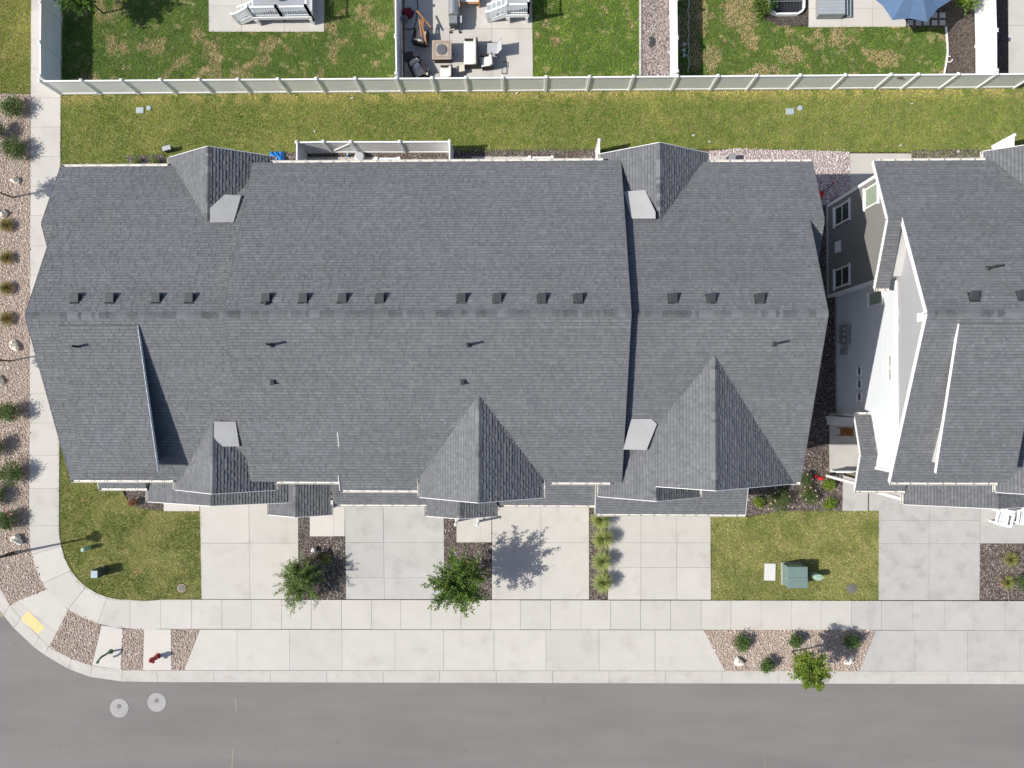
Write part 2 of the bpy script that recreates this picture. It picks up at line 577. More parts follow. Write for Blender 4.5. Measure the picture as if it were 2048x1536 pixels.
under(ramp, [(20, 1211), (93, 1178.5), (136, 1220), (97.5, 1294)])
pads = structure('hydrant_pads')
slab(pads, [P(203, 1250.5), P(245, 1257.5), P(241, 1340), P(184, 1331)], 'concrete_pale')
slab(pads, [P(288, 1258.5), P(341.5, 1258.5), P(342.5, 1340.5), P(286, 1340.5)], 'concrete_pale')

# driveways
def driveway(tl, tr, br, bl, us, vs, m='concrete'):
    d = structure('driveway')
    slabs(d, cells(tl, tr, br, bl, us, vs), m)
    b = MB(); b.prism([(P(*q).x, P(*q).y) for q in (tl, tr, br, bl)], -.2, -.02); b.build('joint_bed', 'joint', d)
    return d
driveway((399, 985), (596, 985), (597, 1198.5), (403, 1198.5), [0, .5, 1], [0, .475, 1])
driveway((689, 985), (887, 985), (889, 1198.5), (692, 1198.5), [0, .39, 1], [0, .47, .8, 1], 'concrete_grey')
driveway((984, 985), (1178, 985), (1178, 1199), (984, 1199), [0, .505, 1], [0, .47, 1])
driveway((1216, 985), (1421, 985), (1422, 1199.5), (1216, 1199.5), [0, .32, .67, 1], [0, .47, .7, 1])
driveway((1758, 985), (1961, 985), (1959, 1200.5), (1757, 1200.5), [0, .5, 1], [0, .26, .475, 1], 'concrete_stained')

# walks and porch pads by the doors
walks = structure('front_walks')
slabs(walks, cells((619.5, 1000), (667, 1000), (667, 1073), (619.5, 1073), [0, 1], [0, 1])+cells((667, 1000), (689.5, 1000), (689.5, 1073), (667, 1073), [0, 1], [0, 1]), 'concrete_pale')
slabs(walks, cells((913, 1000), (960.5, 1000), (960.5, 1085), (913, 1085), [0, 1], [0, 1])+cells((960.5, 1000), (983, 1000), (983, 1085), (960.5, 1085), [0, 1], [0, 1]), 'concrete')
slabs(walks, cells((327.5, 985), (399, 985), (399, 1022.5), (327.5, 1022.5), [0, .66, 1], [0, 1]), 'concrete_pale')
slabs(walks, cells((1423, 985), (1483, 985), (1482, 1034), (1423, 1034), [0, 1], [0, 1]), 'concrete_pale')
slabs(walks, cells((1686, 950), (1736, 965), (1736, 1022), (1685, 1022), [0, 1], [0, 1])+cells((1739, 965), (1798, 965), (1798, 1022), (1739, 1022), [0, .42, 1], [0, 1]), 'concrete_stained')
slabs(walks, cells((1961.5, 985), (2110, 985), (2110, 1087), (1960.5, 1087), [0, .62, 1], [0, 1]), 'concrete_grey')
rear_pads = structure('rear_patio_pads')
slabs(rear_pads, cells((1700, 307), (1823, 307), (1823, 372), (1700, 372), [0, 1], [0, 1])+cells((1700, 372), (1823, 372), (1823, 385), (1700, 385), [0, 1], [0, 1]), 'concrete')
slabs(rear_pads, cells((615, 314), (752, 314), (752, 352), (615, 352), [0, .47, 1], [0, 1]), 'concrete')
slabs(rear_pads, cells((943, 313), (1085, 313), (1085, 352), (943, 352), [0, 1], [0, 1]), 'concrete')
slabs(rear_pads, cells((1420, 310), (1467, 310), (1467, 352), (1420, 352), [0, 1], [0, 1]), 'concrete')

# neighbours' patios
patio = structure('neighbour_patios')
slabs(patio, cells((417, -40), (649, -40), (648.5, 63.5), (417.5, 63.5), [0, .285, .655, 1], [0, .5, 1]), 'concrete')
slabs(patio, cells((810, -40), (1064, -40), (1066, 155), (810, 155), [0, .35, .68, 1], [0, .50, 1]), 'concrete')
slabs(patio, cells((1617.5, -40), (1812, -40), (1812, 53.5), (1617.5, 54.5), [0, .34, .66, 1], [0, .6, 1]), 'concrete_pale')
slabs(patio, cells((2017, -60), (2140, -60), (2140, 150), (2017, 150), [0, 1], [0, .53, 1]), 'concrete')
for a in ([(417, -40), (649, -40), (648, 63), (417, 63)], [(810, -40), (1064, -40), (1066, 155), (810, 155)], [(1617, -40), (1812, -40), (1812, 53), (1617, 54)]):
    under(patio, a)
stone_grid = structure('stepping_stones')
for i in range(5):
    for j in range(2):
        x0, y0 = 1815+16.0*i, 25+15*j
        slabs(stone_grid, cells((x0, y0), (x0+12, y0), (x0+12, y0+11), (x0, y0+11), [0, 1], [0, 1]), 'concrete_grey', z=.01)

# soil sheets under lawns and beds
def gpts(px): return [(P(*q).x, P(*q).y) for q in px]
# ---- beds
BED = dict(
    west=gpts([(-84, 880), (-68, 970), (-45, 1065), (-22, 1133), (2, 1180), (20, 1210), (93, 1178), (63, 1110), (58, 1051), (61.3, 188), (-95, 186)]),
    corner=gpts([(136, 1220), (195, 1247), (202.5, 1250), (184, 1331), (143, 1317.5), (97.5, 1294.5)]),
    mid=gpts([(245.3, 1258.5), (287.7, 1258.5), (285.7, 1341), (241.2, 1341)]),
    mid2=gpts([(341.8, 1258.5), (399, 1258.5), (368, 1341), (342.8, 1341)]),
    planter=gpts([(1408.5, 1260.5), (1751.5, 1260.8), (1718, 1342.5), (1450, 1342.3)]),
    pink=gpts([(1418, 302), (1470, 297), (1700, 303), (1700, 400), (1600, 420), (1600, 340), (1418, 340)]),
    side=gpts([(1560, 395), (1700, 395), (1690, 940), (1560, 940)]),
    mulch1=gpts([(596.5, 1000), (620, 1000), (620, 1073.5), (689.5, 1073.5), (692, 1198), (597.5, 1198)]),
    mulch2=gpts([(887.5, 1000), (913, 1000), (913, 1085.5), (983.5, 1085.5), (983.5, 1199), (889, 1199)]),
    mulch3=gpts([(1178.5, 1000), (1215.5, 1000), (1215.5, 1199.3), (1178.5, 1199.3)]),
    mulch4=gpts([(1961, 1087.5), (2048, 1087.5), (2048, 1200), (1959.5, 1200)]),
    mulch5=gpts([(1485, 950), (1640, 938), (1688, 940), (1685, 1022), (1560, 1022), (1500, 1033), (1484, 1033)]),
    mulch6=gpts([(597, 300), (905, 300), (905, 345), (597, 345)]),
    mulch7=gpts([(905, 300), (1200, 297), (1200, 345), (905, 345)]),
    mulch8=gpts([(560, 306), (597, 304), (597, 345), (530, 345)]),
    mulch9=gpts([(250, 312), (330, 308), (330, 345), (262, 330)]),
    mulch10=gpts([(250, 978), (292, 978), (329, 1005), (328, 1021), (285, 1017), (258, 1008)]),
    mulch11=gpts([(1823, 301), (1960, 298), (1960, 345), (1823, 345)]),
    nbr_mulch=gpts([(1281, -40), (1345, -40), (1345, 155), (1279, 155)]),
    nbr_mulch2=gpts([(1890, -40), (1954, -40), (1954, 155), (1886, 155), (1893, 100), (1890, 56)]),
    nbr_mulch3=gpts([(1530, -40), (1617, -40), (1617, 50), (1560, 52), (1530, 40)]),
    nbr_mulch4=gpts([(1812, -40), (1893, -40), (1891, 57), (1812, 54)]),
    nbr_strip=gpts([(1995, -60), (2017, -60), (2017, 155), (1995, 155)]),
)
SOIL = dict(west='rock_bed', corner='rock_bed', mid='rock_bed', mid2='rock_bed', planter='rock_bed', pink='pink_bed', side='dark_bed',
            nbr_mulch='pink_bed')
beds = structure('planting_beds')
for k_, (nm, pl) in enumerate(BED.items()):
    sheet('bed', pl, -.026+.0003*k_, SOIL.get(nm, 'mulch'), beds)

ICO_V = np.array([(0, 0, 1.), (.894, 0, .447), (.276, .851, .447), (-.724, .526, .447), (-.724, -.526, .447), (.276, -.851, .447),
                  (.724, .526, -.447), (-.276, .851, -.447), (-.894, 0, -.447), (-.276, -.851, -.447), (.724, -.526, -.447)])
ICO_F = np.array([(0, 1, 2), (0, 2, 3), (0, 3, 4), (0, 4, 5), (0, 5, 1), (1, 6, 2), (2, 7, 3), (3, 8, 4), (4, 9, 5), (5, 10, 1),
                  (6, 7, 2), (7, 8, 3), (8, 9, 4), (9, 10, 5), (10, 6, 1)])
def rocks(name, polys, dens, size, pal, m, label, cat, flat=.6, elong=(1., 1.8), smin=.6):
    X = []; Y = []
    for pl in polys:
        x, y = scatter(pl, dens)
        X.append(x); Y.append(y)
        for i in range(len(pl)):                # a few strays past the edge
            (ax, ay), (bx, by) = pl[i], pl[(i+1) % len(pl)]
            k = int(math.hypot(bx-ax, by-ay)*5)
            t = RNG.random(k)
            X.append(ax+(bx-ax)*t+RNG.normal(0, .07, k)); Y.append(ay+(by-ay)*t+RNG.normal(0, .07, k))
    x, y = np.concatenate(X), np.concatenate(Y)
    n = len(x)
    s = size*RNG.uniform(smin, 1.5, n)*np.where(RNG.random(n) < .06, 1.7, 1.0)
    e = RNG.uniform(*elong, n)
    a = RNG.uniform(0, math.pi, n)
    V = ICO_V[None]*RNG.uniform(.8, 1.2, (n, 11, 1))
    vx = V[:, :, 0]*(s*e)[:, None]; vy = V[:, :, 1]*s[:, None]; vz = V[:, :, 2]*(s*flat)[:, None]
    ca, sa = np.cos(a)[:, None], np.sin(a)[:, None]
    W = np.stack([vx*ca-vy*sa+x[:, None], vx*sa+vy*ca+y[:, None], vz+(-.02+s*flat*.5)[:, None]], -1).reshape(-1, 3)
    T = (ICO_F[None]+np.arange(n)[:, None, None]*11).reshape(-1, 3)
    pal = np.array(pal)
    c = pal[RNG.integers(0, len(pal), n)]*RNG.uniform(.8, 1.15, (n, 1))
    o = np_mesh(name, W, T, np.repeat(c, len(ICO_F), 0), m)
    return tag(o, label, cat, None, 'stuff')

TAN = [(.50, .39, .31), (.44, .34, .27), (.56, .46, .38), (.39, .31, .26), (.59, .52, .46), (.48, .37, .32), (.42, .37, .33)]
rocks('river_gravel', [BED[k] for k in ('west', 'corner', 'mid', 'mid2', 'planter')], 620, .024, TAN, 'stones', 'tan river gravel filling the beds along the kerb', 'gravel')
rocks('pink_gravel', [BED['pink']], 560, .026, [(.55, .46, .44), (.62, .54, .53), (.46, .37, .36), (.66, .61, .60), (.40, .33, .32)], 'stones', 'pale pink gravel in the side yard behind the row roof', 'gravel')
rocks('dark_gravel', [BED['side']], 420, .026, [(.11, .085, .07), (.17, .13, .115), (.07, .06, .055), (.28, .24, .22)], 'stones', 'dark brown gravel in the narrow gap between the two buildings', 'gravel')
rocks('neighbour_gravel', [BED['nbr_mulch']], 420, .026, [(.24, .20, .18), (.33, .28, .26), (.15, .125, .11), (.46, .42, .40)], 'stones', 'grey brown gravel strip beside the neighbour white fence', 'gravel')
BRN = [(.125, .096, .080), (.165, .13, .11), (.085, .068, .06), (.23, .195, .175), (.33, .295, .27)]
rocks('bark_mulch', [BED[k] for k in BED if k.startswith('mulch')], 520, .020, BRN, 'chips', 'dark bark mulch in the beds around the row', 'mulch', .4, (1.2, 3.0))
rocks('neighbour_mulch', [BED[k] for k in ('nbr_mulch2', 'nbr_mulch3', 'nbr_mulch4', 'nbr_strip')], 420, .018, [(.075, .062, .052), (.11, .092, .08), (.05, .042, .036), (.16, .14, .125)], 'chips', 'dark soil and chips in the neighbours beds behind the fence', 'mulch', .4, (1.2, 2.6))

# ---- lawns
LAWN = dict(
    rear=gpts([(122, 186), (2120, 172), (2120, 330), (1823, 330), (1823, 303), (1700, 303), (1470, 297), (1200, 300), (905, 303), (560, 305), (530, 330), (330, 330), (330, 309), (250, 313), (262, 340), (120, 345)]),
    front=gpts([(118, 800), (200, 800), (240, 978), (258, 1008), (285, 1017), (327, 1022.5), (400, 1022.5), (403, 1198), (258, 1200.5), (236, 1199.5), (213, 1196), (191, 1187.5), (170, 1175.5), (153, 1161), (140, 1142), (129, 1119), (121, 1093), (117, 1055)]),
    east=gpts([(1423, 1034), (1500, 1034), (1560, 1022.5), (1757.5, 1022.5), (1757, 1200), (1423, 1199.5)]),
    verge=gpts([(-110, -60), (61, -60), (61, 187), (-110, 185)]),
)
NLAWN = dict(
    n1=gpts([(124, -60), (417, -60), (417.5, 64), (649, 64), (649, -60), (790, -60), (793, 155), (124, 165)]),
    n2=gpts([(1066, -60), (1280, -60), (1278, 152), (1066, 153)]),
    n3=gpts([(1357, -60), (1530, -60), (1530, 40), (1560, 53), (1812, 54), (1891, 57), (1893, 100), (1886, 150), (1357, 152)]),
)
lawns = structure('lawn')
for pl in LAWN.values(): sheet('turf', pl, -.036, 'lawn_soil', lawns)
for pl in NLAWN.values(): sheet('turf', pl, -.034, 'lawn_green_soil', lawns)

def blades(name, polys, dens, colf, label, h=(.03, .085), wd=.014):
    X = []; Y = []; K = []
    for i, pl in enumerate(polys):
        x, y = scatter(pl, dens)
        X.append(x); Y.append(y); K.append(np.full(len(x), i))
        for j in range(len(pl)):                # ragged fringe over the edge
            (ax, ay), (bx, by) = pl[j], pl[(j+1) % len(pl)]
            q = int(math.hypot(bx-ax, by-ay)*60)
            t = RNG.random(q)
            off = np.abs(fbm(ax+(bx-ax)*t, ay+(by-ay)*t, .5, 2)-.5)*.16
            X.append(ax+(bx-ax)*t+RNG.normal(0, 1, q)*off); Y.append(ay+(by-ay)*t+RNG.normal(0, 1, q)*off); K.append(np.full(q, i))
    x, y, k = np.concatenate(X), np.concatenate(Y), np.concatenate(K)
    n = len(x)
    a = RNG.uniform(0, 2*math.pi, n)
    L = RNG.uniform(h[0], h[1], n)
    lean = RNG.uniform(.5, 1.6, n)*L
    la = a+RNG.uniform(-.6, .6, n)+math.pi/2
    w_ = wd*RNG.uniform(.7, 1.5, n)
    V = np.zeros((n, 3, 3))
    V[:, 0] = np.stack([x-np.cos(a)*w_, y-np.sin(a)*w_, np.full(n, -.036)], -1)
    V[:, 1] = np.stack([x+np.cos(a)*w_, y+np.sin(a)*w_, np.full(n, -.036)], -1)
    V[:, 2] = np.stack([x+np.cos(la)*lean, y+np.sin(la)*lean, -.036+L], -1)
    c = colf(x, y, k)
    keep = c[:, 0] >= 0
    V, c = V[keep], c[keep]
    T = np.arange(len(V)*3).reshape(-1, 3)
    return tag(np_mesh(name, V.reshape(-1, 3), T, c, 'blades'), label, 'grass', None, 'stuff')

def mixc(a, b, t):
    t = np.clip(t, 0, 1)[:, None]
    return np.array(a)[None]*(1-t)+np.array(b)[None]*t
fence_y = P(1092, 180).y
def col_rear(x, y, k):
    n1 = fbm(x, y, 2.6); n2 = fbm(x+50, y, .5, 2); n3 = RNG.random(len(x))
    c = mixc((.125, .165, .028), (.27, .25, .075), (n1-.42)*2.2+(n2-.5)*1.4+(n3-.5)*.9+.25)
    g = np.clip((x-6)/24, 0, 1)*.5
    c = c*(1-g[:, None])+mixc((.085, .145, .03), (.18, .20, .06), (n2-.3)*1.3+(n3-.5)*.8)*g[:, None]
    dry = np.clip(1.5-(fence_y-y)/.55, 0, 1)*(k == 0)
    dry = (dry*(fbm(x, y, .5, 2) > .40))[:, None]
    c = c*(1-dry*.9)+np.array((.46, .33, .16))*dry*.9
    # front lawns are drier and patchier
    fr = (k == 1) | (k == 2)
    d2 = np.clip((fbm(x+9, y+31, 1.1)-.43)*5+(n3-.5)*.8, 0, 1)
    d2 = d2+np.where(k == 2, .34, .08)
    cf = mixc((.10, .125, .026), (.30, .25, .12), d2)
    west = np.clip((P(190, 1000).x-x)/3+.6, 0, 1)*(k == 1)
    cf = cf*(1-.5*west[:, None])+np.array((.14, .15, .028))*.5*west[:, None]
    c = np.where(fr[:, None], cf, c)
    c = np.where((k == 3)[:, None], mixc((.16, .17, .03), (.34, .26, .09), (n1-.38)*2.6+(n3-.5)*.7), c)
    return c*np.array((1.62, 1.98, 1.5))*RNG.uniform(.6, 1.35, (len(x), 1))
tag(blades('lawn_grass', list(LAWN.values()), 620, col_rear, 'mown yellow green lawn grass around the row'))
def col_nbr(x, y, k):
    n3 = RNG.random(len(x))
    d = fbm(x+77, y+13, 1.0)+.12*fbm(x, y, .3, 2)-.06
    th = np.where(k == 0, .585, np.where(k == 1, .68, .53))
    th = th-np.where(k == 2, np.clip((y-P(1600, 105).y)/3, -.3, .9)*.10, 0)
    dry = np.clip((d-th)*12+(n3-.5)*.5, 0, 1)
    gr = mixc((.055, .105, .018), (.12, .175, .035), fbm(x, y, .6)*1.6-.3+(n3-.5)*.6)
    gr = np.where((k == 1)[:, None], gr*np.array((1.2, 1.2, .9)), gr)
    c = gr*(1-dry[:, None])+np.array((.28, .225, .145))*dry[:, None]
    return c*np.array((2.5, 2.4, 2.0))*RNG.uniform(.6, 1.35, (len(x), 1))
blades('neighbour_grass', list(NLAWN.values()), 620, col_nbr, 'patchy dark green and tan grass in the neighbours yards')

# ------------------------------------------------------------------ roofs and walls
def ray(u, v):
    return CAM_Q @ Vector(((u-1024)/F_PX, (768-v)/F_PX, -1.0))
def on_slope(u, v, a, by, bx=0.0):
    """photo pixel onto the roof plane z = a + by*y + bx*x"""
    d = ray(u, v)
    t = (a-CAM_H)/(d.z-by*d.y-bx*d.x)
    return Vector((d.x*t, d.y*t, CAM_H+d.z*t))
def on_wall(u, v, X):
    d = ray(u, v)
    t = X/d.x
    return Vector((X, d.y*t, CAM_H+d.z*t))

SHPAL = [np.array(c)*1.58 for c in ((.092, .096, .102), (.100, .104, .110), (.106, .110, .116), (.112, .116, .121), (.096, .100, .105), (.104, .108, .112))]
def courses(poly, ex, wlo, whi, hlo, hhi, pthick, pal, pick=None, up=Vector((0, 0, 1))):
    """lapped pieces over a convex plane polygon; yields (top, riser, tint, centre)"""
    poly = [Vector(p) for p in poly]
    n = Vector((0, 0, 0))
    for i in range(len(poly)):
        a, b_ = poly[i]-poly[0], poly[(i+1) % len(poly)]-poly[0]
        n += a.cross(b_)
    n.normalize()
    ref = up
    if n.dot(ref) < -1e-4: n = -n
    t_ax = (ref-n*n.dot(ref)).normalized()
    s_ax = t_ax.cross(n).normalized()
    d0 = n.dot(poly[0])
    Q = [(p.dot(s_ax), p.dot(t_ax)) for p in poly]
    tmin, tmax = min(q[1] for q in Q), max(q[1] for q in Q)
    def span(t):
        t = min(max(t, tmin+1e-5), tmax-1e-5)
        xs = []
        for i in range(len(Q)):
            (s0, t0), (s1, t1) = Q[i], Q[(i+1) % len(Q)]
            if (t0-t)*(t1-t) <= 0 and abs(t1-t0) > 1e-9:
                xs.append(s0+(s1-s0)*(t-t0)/(t1-t0))
        return (min(xs), max(xs)) if xs else (0, 0)
    pt = lambda s, t, h: s_ax*s+t_ax*t+n*(d0+h)
    k = math.floor(tmin/ex)
    tone = 1.0
    while k*ex < tmax:
        t0, t1 = max(k*ex, tmin), min((k+1)*ex, tmax)
        k += 1
        if t1-t0 < .004: continue
        L0, R0 = span(t0); L1, R1 = span(t1)
        s = min(L0, L1)-random.uniform(0, wlo)
        end = max(R0, R1)
        tone = 1+random.uniform(-.05, .05)
        while s < end:
            wd = random.uniform(wlo, whi)
            e = s+wd
            if end-e < wlo*.4: e = end+.001
            c0 = lambda x: min(max(x, L0), R0)
            c1 = lambda x: min(max(x, L1), R1)
            a, b_, c, d = c0(s), c0(e), c1(e), c1(s)
            if b_-a+c-d > .012:
                h = hhi if random.random() < pthick else hlo
                if pick is None: col = pal[random.randrange(len(pal))]*((tone*random.uniform(.93, 1.07)) if len(pal) > 1 else random.uniform(.985, 1.015))
                else: col = pick()
                yield ([pt(a, t0, h), pt(b_, t0, h), pt(c, t1, .0015), pt(d, t1, .0015)],
                       [pt(a, t0, -.003), pt(b_, t0, -.003), pt(b_, t0, h), pt(a, t0, h)], col, pt((a+b_)/2, t0, 0))
            s = e

N_SINGLE = [0]
def roof_slope(root, poly, single=None, thick=.11, deck=None, ex=.145, shade=1.0):
    poly = [Vector(p) for p in poly]
    n = (poly[1]-poly[0]).cross(poly[2]-poly[0]).normalized()
    if n.z < 0: n = -n
    m = MB()
    top = [p-n*.004 for p in poly]; bot = [p-n*thick for p in poly]
    m.face(top); m.face(bot[::-1])
    for i in range(len(poly)):
        j = (i+1) % len(poly)
        m.face([bot[i], bot[j], top[j], top[i]])
    dk = m.build('roof_slope', deck or 'roof_edge', root)
    m = MB()
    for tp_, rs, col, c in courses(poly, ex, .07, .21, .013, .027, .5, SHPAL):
        col = col*shade
        if single is not None and N_SINGLE[0] < 300 and (c-single).length < 2.6 and tp_[1] != tp_[0]:
            lo, up_ = tp_[:2], tp_[2:]
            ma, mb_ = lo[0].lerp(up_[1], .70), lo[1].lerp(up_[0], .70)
            q = MB(); q.face([lo[0], lo[1], mb_, ma], tuple(col)); q.face([ma, mb_, up_[0], up_[1]], tuple(col*.70)); q.face(rs, tuple(col*.5)); q.build('shingle', 'shingles', dk)  # darker band and butt put the course shadow line into the colour
            N_SINGLE[0] += 1
            continue
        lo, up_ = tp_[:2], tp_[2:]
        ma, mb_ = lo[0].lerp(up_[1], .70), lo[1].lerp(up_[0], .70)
        m.face([lo[0], lo[1], mb_, ma], tuple(col)); m.face([ma, mb_, up_[0], up_[1]], tuple(col*.70)); m.face(rs, tuple(col*.5))  # shingle band and butts darkened to draw the course shadow lines in colour
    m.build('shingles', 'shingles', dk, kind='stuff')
    return dk

CAPS = {}
def cap_mesh(sl):
    key = round(sl, 2)
    if key not in CAPS:
        out = []
        for i in range(6):
            b = MB()
            col = tuple(SHPAL[i]*(.70, .82, .95, 1.04, .78, .9)[i])
            x0, x1, w_ = 0, .20, .155
            z0, z1 = .022, .004
            p = lambda x, y, z: (x, y, z-abs(y)*sl)
            b.face([p(x0, -w_, z0), p(x1, -w_, z1), p(x1, 0, z1), p(x0, 0, z0)], col)
            b.face([p(x0, 0, z0), p(x1, 0, z1), p(x1, w_, z1), p(x0, w_, z0)], col)
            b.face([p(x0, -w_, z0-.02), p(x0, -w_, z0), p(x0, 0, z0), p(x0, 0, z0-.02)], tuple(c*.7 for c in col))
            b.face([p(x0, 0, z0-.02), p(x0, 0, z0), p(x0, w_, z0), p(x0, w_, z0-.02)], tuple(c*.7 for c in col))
            o = b.build('cap_proto', 'shingles')
            out.append(o.data)
            bpy.data.objects.remove(o)
        CAPS[key] = out
    return CAPS[key]
def ridge_caps(dk, p, q, sl):
    p, q = Vector(p), Vector(q)
    L = (q-p).length
    d = (q-p)/L
    ang = math.atan2(d.y, d.x)
    ms = cap_mesh(sl)
    k = int(L/.155)
    run = 0
    for i in range(k):
        if run <= 0: idx = random.randrange(6); run = random.choice((1, 1, 2, 3))
        run -= 1
        o = bpy.data.objects.new('ridge_cap', ms[idx])
        COL.objects.link(o)
        o.parent = dk
        o.location = p+d*(.155*i)-WLOC[dk.name]
        o.rotation_euler = (0, 0, ang)

def gutter(root, p, q, out):
    """K-style gutter from p to q, trough on the side 'out' (unit xy)"""
    p, q, out = Vector(p), Vector(q), Vector((out[0], out[1], 0))
    up = Vector((0, 0, 1))
    prof = [(0, 0), (0, -.10), (.085, -.10), (.125, -.045), (.125, 0), (.112, 0), (.112, -.045), (.078, -.088), (.012, -.088), (.012, 0)]
    m = MB()
    A = [p+out*a+up*b for a, b in prof]; B = [q+out*a+up*b for a, b in prof]
    for i in range(len(A)):
        j = (i+1) % len(A)
        m.face([A[i], A[j], B[j], B[i]])
    e = (q-p).normalized()
    for C_, sg in ((p, 0), (q, 0)):
        m.face([C_, C_-up*.10, C_+out*.085-up*.10, C_+out*.125-up*.045, C_+out*.125])
    g_ = m.build('gutter', 'gutter', root)
    L = (q-p).length
    k = max(2, int(L/.66))
    for i in range(k):
        c = p+(q-p)*((i+.35+random.uniform(-.1, .1))/k)
        h = MB(); h.beam(c+out*.004-up*.006, c+out*.121-up*.006, .028, .008); h.build('gutter_hanger', 'beige_metal', g_)
    return g_

def board(root, p, q, wd=.028, ht=.16, m='trim', name='rake_trim'):
    b = MB(); b.beam(p, q, wd, ht); return b.build(name, m, root)

def gable_body(root, x0, x1, yS, yN, zf, m='stucco', z0=0.0, name='wall', ridge=None):
    """closed house volume under a roof: zf(y) gives the underside"""
    ys = [yS]+([ridge] if ridge is not None else [])+[yN]
    b = MB()
    for x, fl in ((x0, 1), (x1, 0)):
        pts = [(x, yS, z0)]+[(x, y, zf(y)) for y in ys]+[(x, yN, z0)]
        b.face(pts if not fl else pts[::-1])
    pr = [(yS, z0)]+[(y, zf(y)) for y in ys]+[(yN, z0)]
    for i in range(len(pr)-1):
        (ya, za), (yb, zb) = pr[i], pr[i+1]
        b.face([(x0, ya, za), (x1, ya, za), (x1, yb, zb), (x0, yb, zb)])
    return b.build(name, m, root)

S_, YR, ZR = .42, 3.47, 10.0
YS, YN = -4.08, 11.02
zS = lambda y, dz=0.0: ZR+dz+S_*(y-YR)
zN = lambda y, dz=0.0: ZR+dz-S_*(y-YR)
SG = .57

def slope_S(root, x0, x1, ye=YS, dz=0.0, single=None):
    return roof_slope(root, [(x0, ye, zS(ye, dz)), (x1, ye, zS(ye, dz)), (x1, YR, ZR+dz), (x0, YR, ZR+dz)], single)
def slope_N(root, x0, x1, ye=YN, dz=0.0):
    return roof_slope(root, [(x1, ye, zN(ye, dz)), (x0, ye, zN(ye, dz)), (x0, YR, ZR+dz), (x1, YR, ZR+dz)])

def gable_front(root, xr, zg, hl, hr, yf, dz=0.0, south=True, sl=SG, trim=True, wallm='stucco', gut=True, white=True):
    """a gable running out of the main roof; yf = rake front"""
    yap = YR-(ZR+dz-zg)/S_ if south else YR+(ZR+dz-zg)/S_
    sgn = 1 if south else -1
    for hw, sx in ((hl, -1), (hr, 1)):
        xe, ze = xr+sx*hw, zg-sl*hw
        yb = YR-(ZR+dz-ze)/S_ if south else YR+(ZR+dz-ze)/S_
        if south: yb = max(yb, YS-.02)
        else: yb = min(yb, YN+.02)
        dk = roof_slope(root, [(xr, yap, zg), (xr, yf, zg), (xe, yf, ze), (xe, yb, ze)])
        if sx > 0:
            ridge_caps(dk, (xr, yf, zg+.008), (xr, yap, zg+.008), sl)
        if trim and white:
            board(root, (xr, yf-sgn*.015, zg-.05), (xe, yf-sgn*.015, ze-.05), .026, .13)
        if gut and abs(yb-yf) > .25:
            gutter(root, (xe, yf, ze-.012), (xe, yb, ze-.012), (sx, 0))
    # gable wall below
    yw = yf+sgn*.42
    b = MB()
    hl2, hr2 = hl-.35, hr-.35
    pts = [(xr-hl2, yw, 2.6), (xr+hr2, yw, 2.6), (xr+hr2, yw, zg-sl*hr2-.14), (xr, yw, zg-.14), (xr-hl2, yw, zg-sl*hl2-.14)]
    bk = [(p[0], yw+sgn*1.5, p[2]) for p in pts]
    b.face(pts); b.face(bk[::-1])
    for i in range(5):
        j = (i+1) % 5
        b.face([pts[i], pts[j], bk[j], bk[i]])
    b.build('gable_wall', wallm, root)

def low_gable(root, xr, zr, hw, yf, yb, sl, left=True, right=True, wall=True, gl=None, gr=None):
    ze = zr-sl*hw
    for sx, on in ((-1, left), (1, right)):
        if not on: continue
        xe = xr+sx*hw
        dk = roof_slope(root, [(xr, yb, zr), (xr, yf, zr), (xe, yf, ze), (xe, yb, ze)], thick=.09)
        if sx > 0: ridge_caps(dk, (xr, yf, zr+.008), (xr, yb, zr+.008), sl)
        board(root, (xr, yf-.015, zr-.05), (xe, yf-.015, ze-.05), .026, .12)
    if gl: gutter(root, (xr-hw, yf, ze-.012), (xr-hw, gl, ze-.012), (-1, 0))
    if gr: gutter(root, (xr+hw, yf, ze-.012), (xr+hw, gr, ze-.012), (1, 0))
    if wall:
        b = MB()
        yw = yf+.35
        w_ = hw-.35
        pts = [(xr-w_, yw, 0), (xr+w_, yw, 0), (xr+w_, yw, zr-sl*w_-.12), (xr, yw, zr-.12), (xr-w_, yw, zr-sl*w_-.12)]
        bk = [(p[0], yb, p[2]) for p in pts]
        b.face(pts); b.face(bk[::-1])
        for i in range(5):
            j = (i+1) % 5
            b.face([pts[i], pts[j], bk[j], bk[i]])
        b.build('wall', 'stucco', root)

def low_shed(root, x0, x1, yf, zf_, yb, sl, wall=True, gut=True, rake_r=False, rake_l=False):
    zb = zf_+sl*(yb-yf)
    roof_slope(root, [(x0, yf, zf_), (x1, yf, zf_), (x1, yb, zb), (x0, yb, zb)], thick=.09)
    if gut: gutter(root, (x0, yf, zf_-.012), (x1, yf, zf_-.012), (0, -1))
    if rake_r: board(root, (x1+.013, yf, zf_-.05), (x1+.013, yb, zb-.05), .024, .12)
    if rake_l: board(root, (x0-.013, yf, zf_-.05), (x0-.013, yb, zb-.05), .024, .12)
    if wall:
        b = MB()
        b.hexa([(x0+.05, yf+.4, 0), (x1-.05, yf+.4, 0), (x1-.05, yb, 0), (x0+.05, yb, 0)],
               [(x0+.05, yf+.4, zf_+sl*.4-.12), (x1-.05, yf+.4, zf_+sl*.4-.12), (x1-.05, yb, zb-.12), (x0+.05, yb, zb-.12)])
        b.build('wall', 'stucco', root)

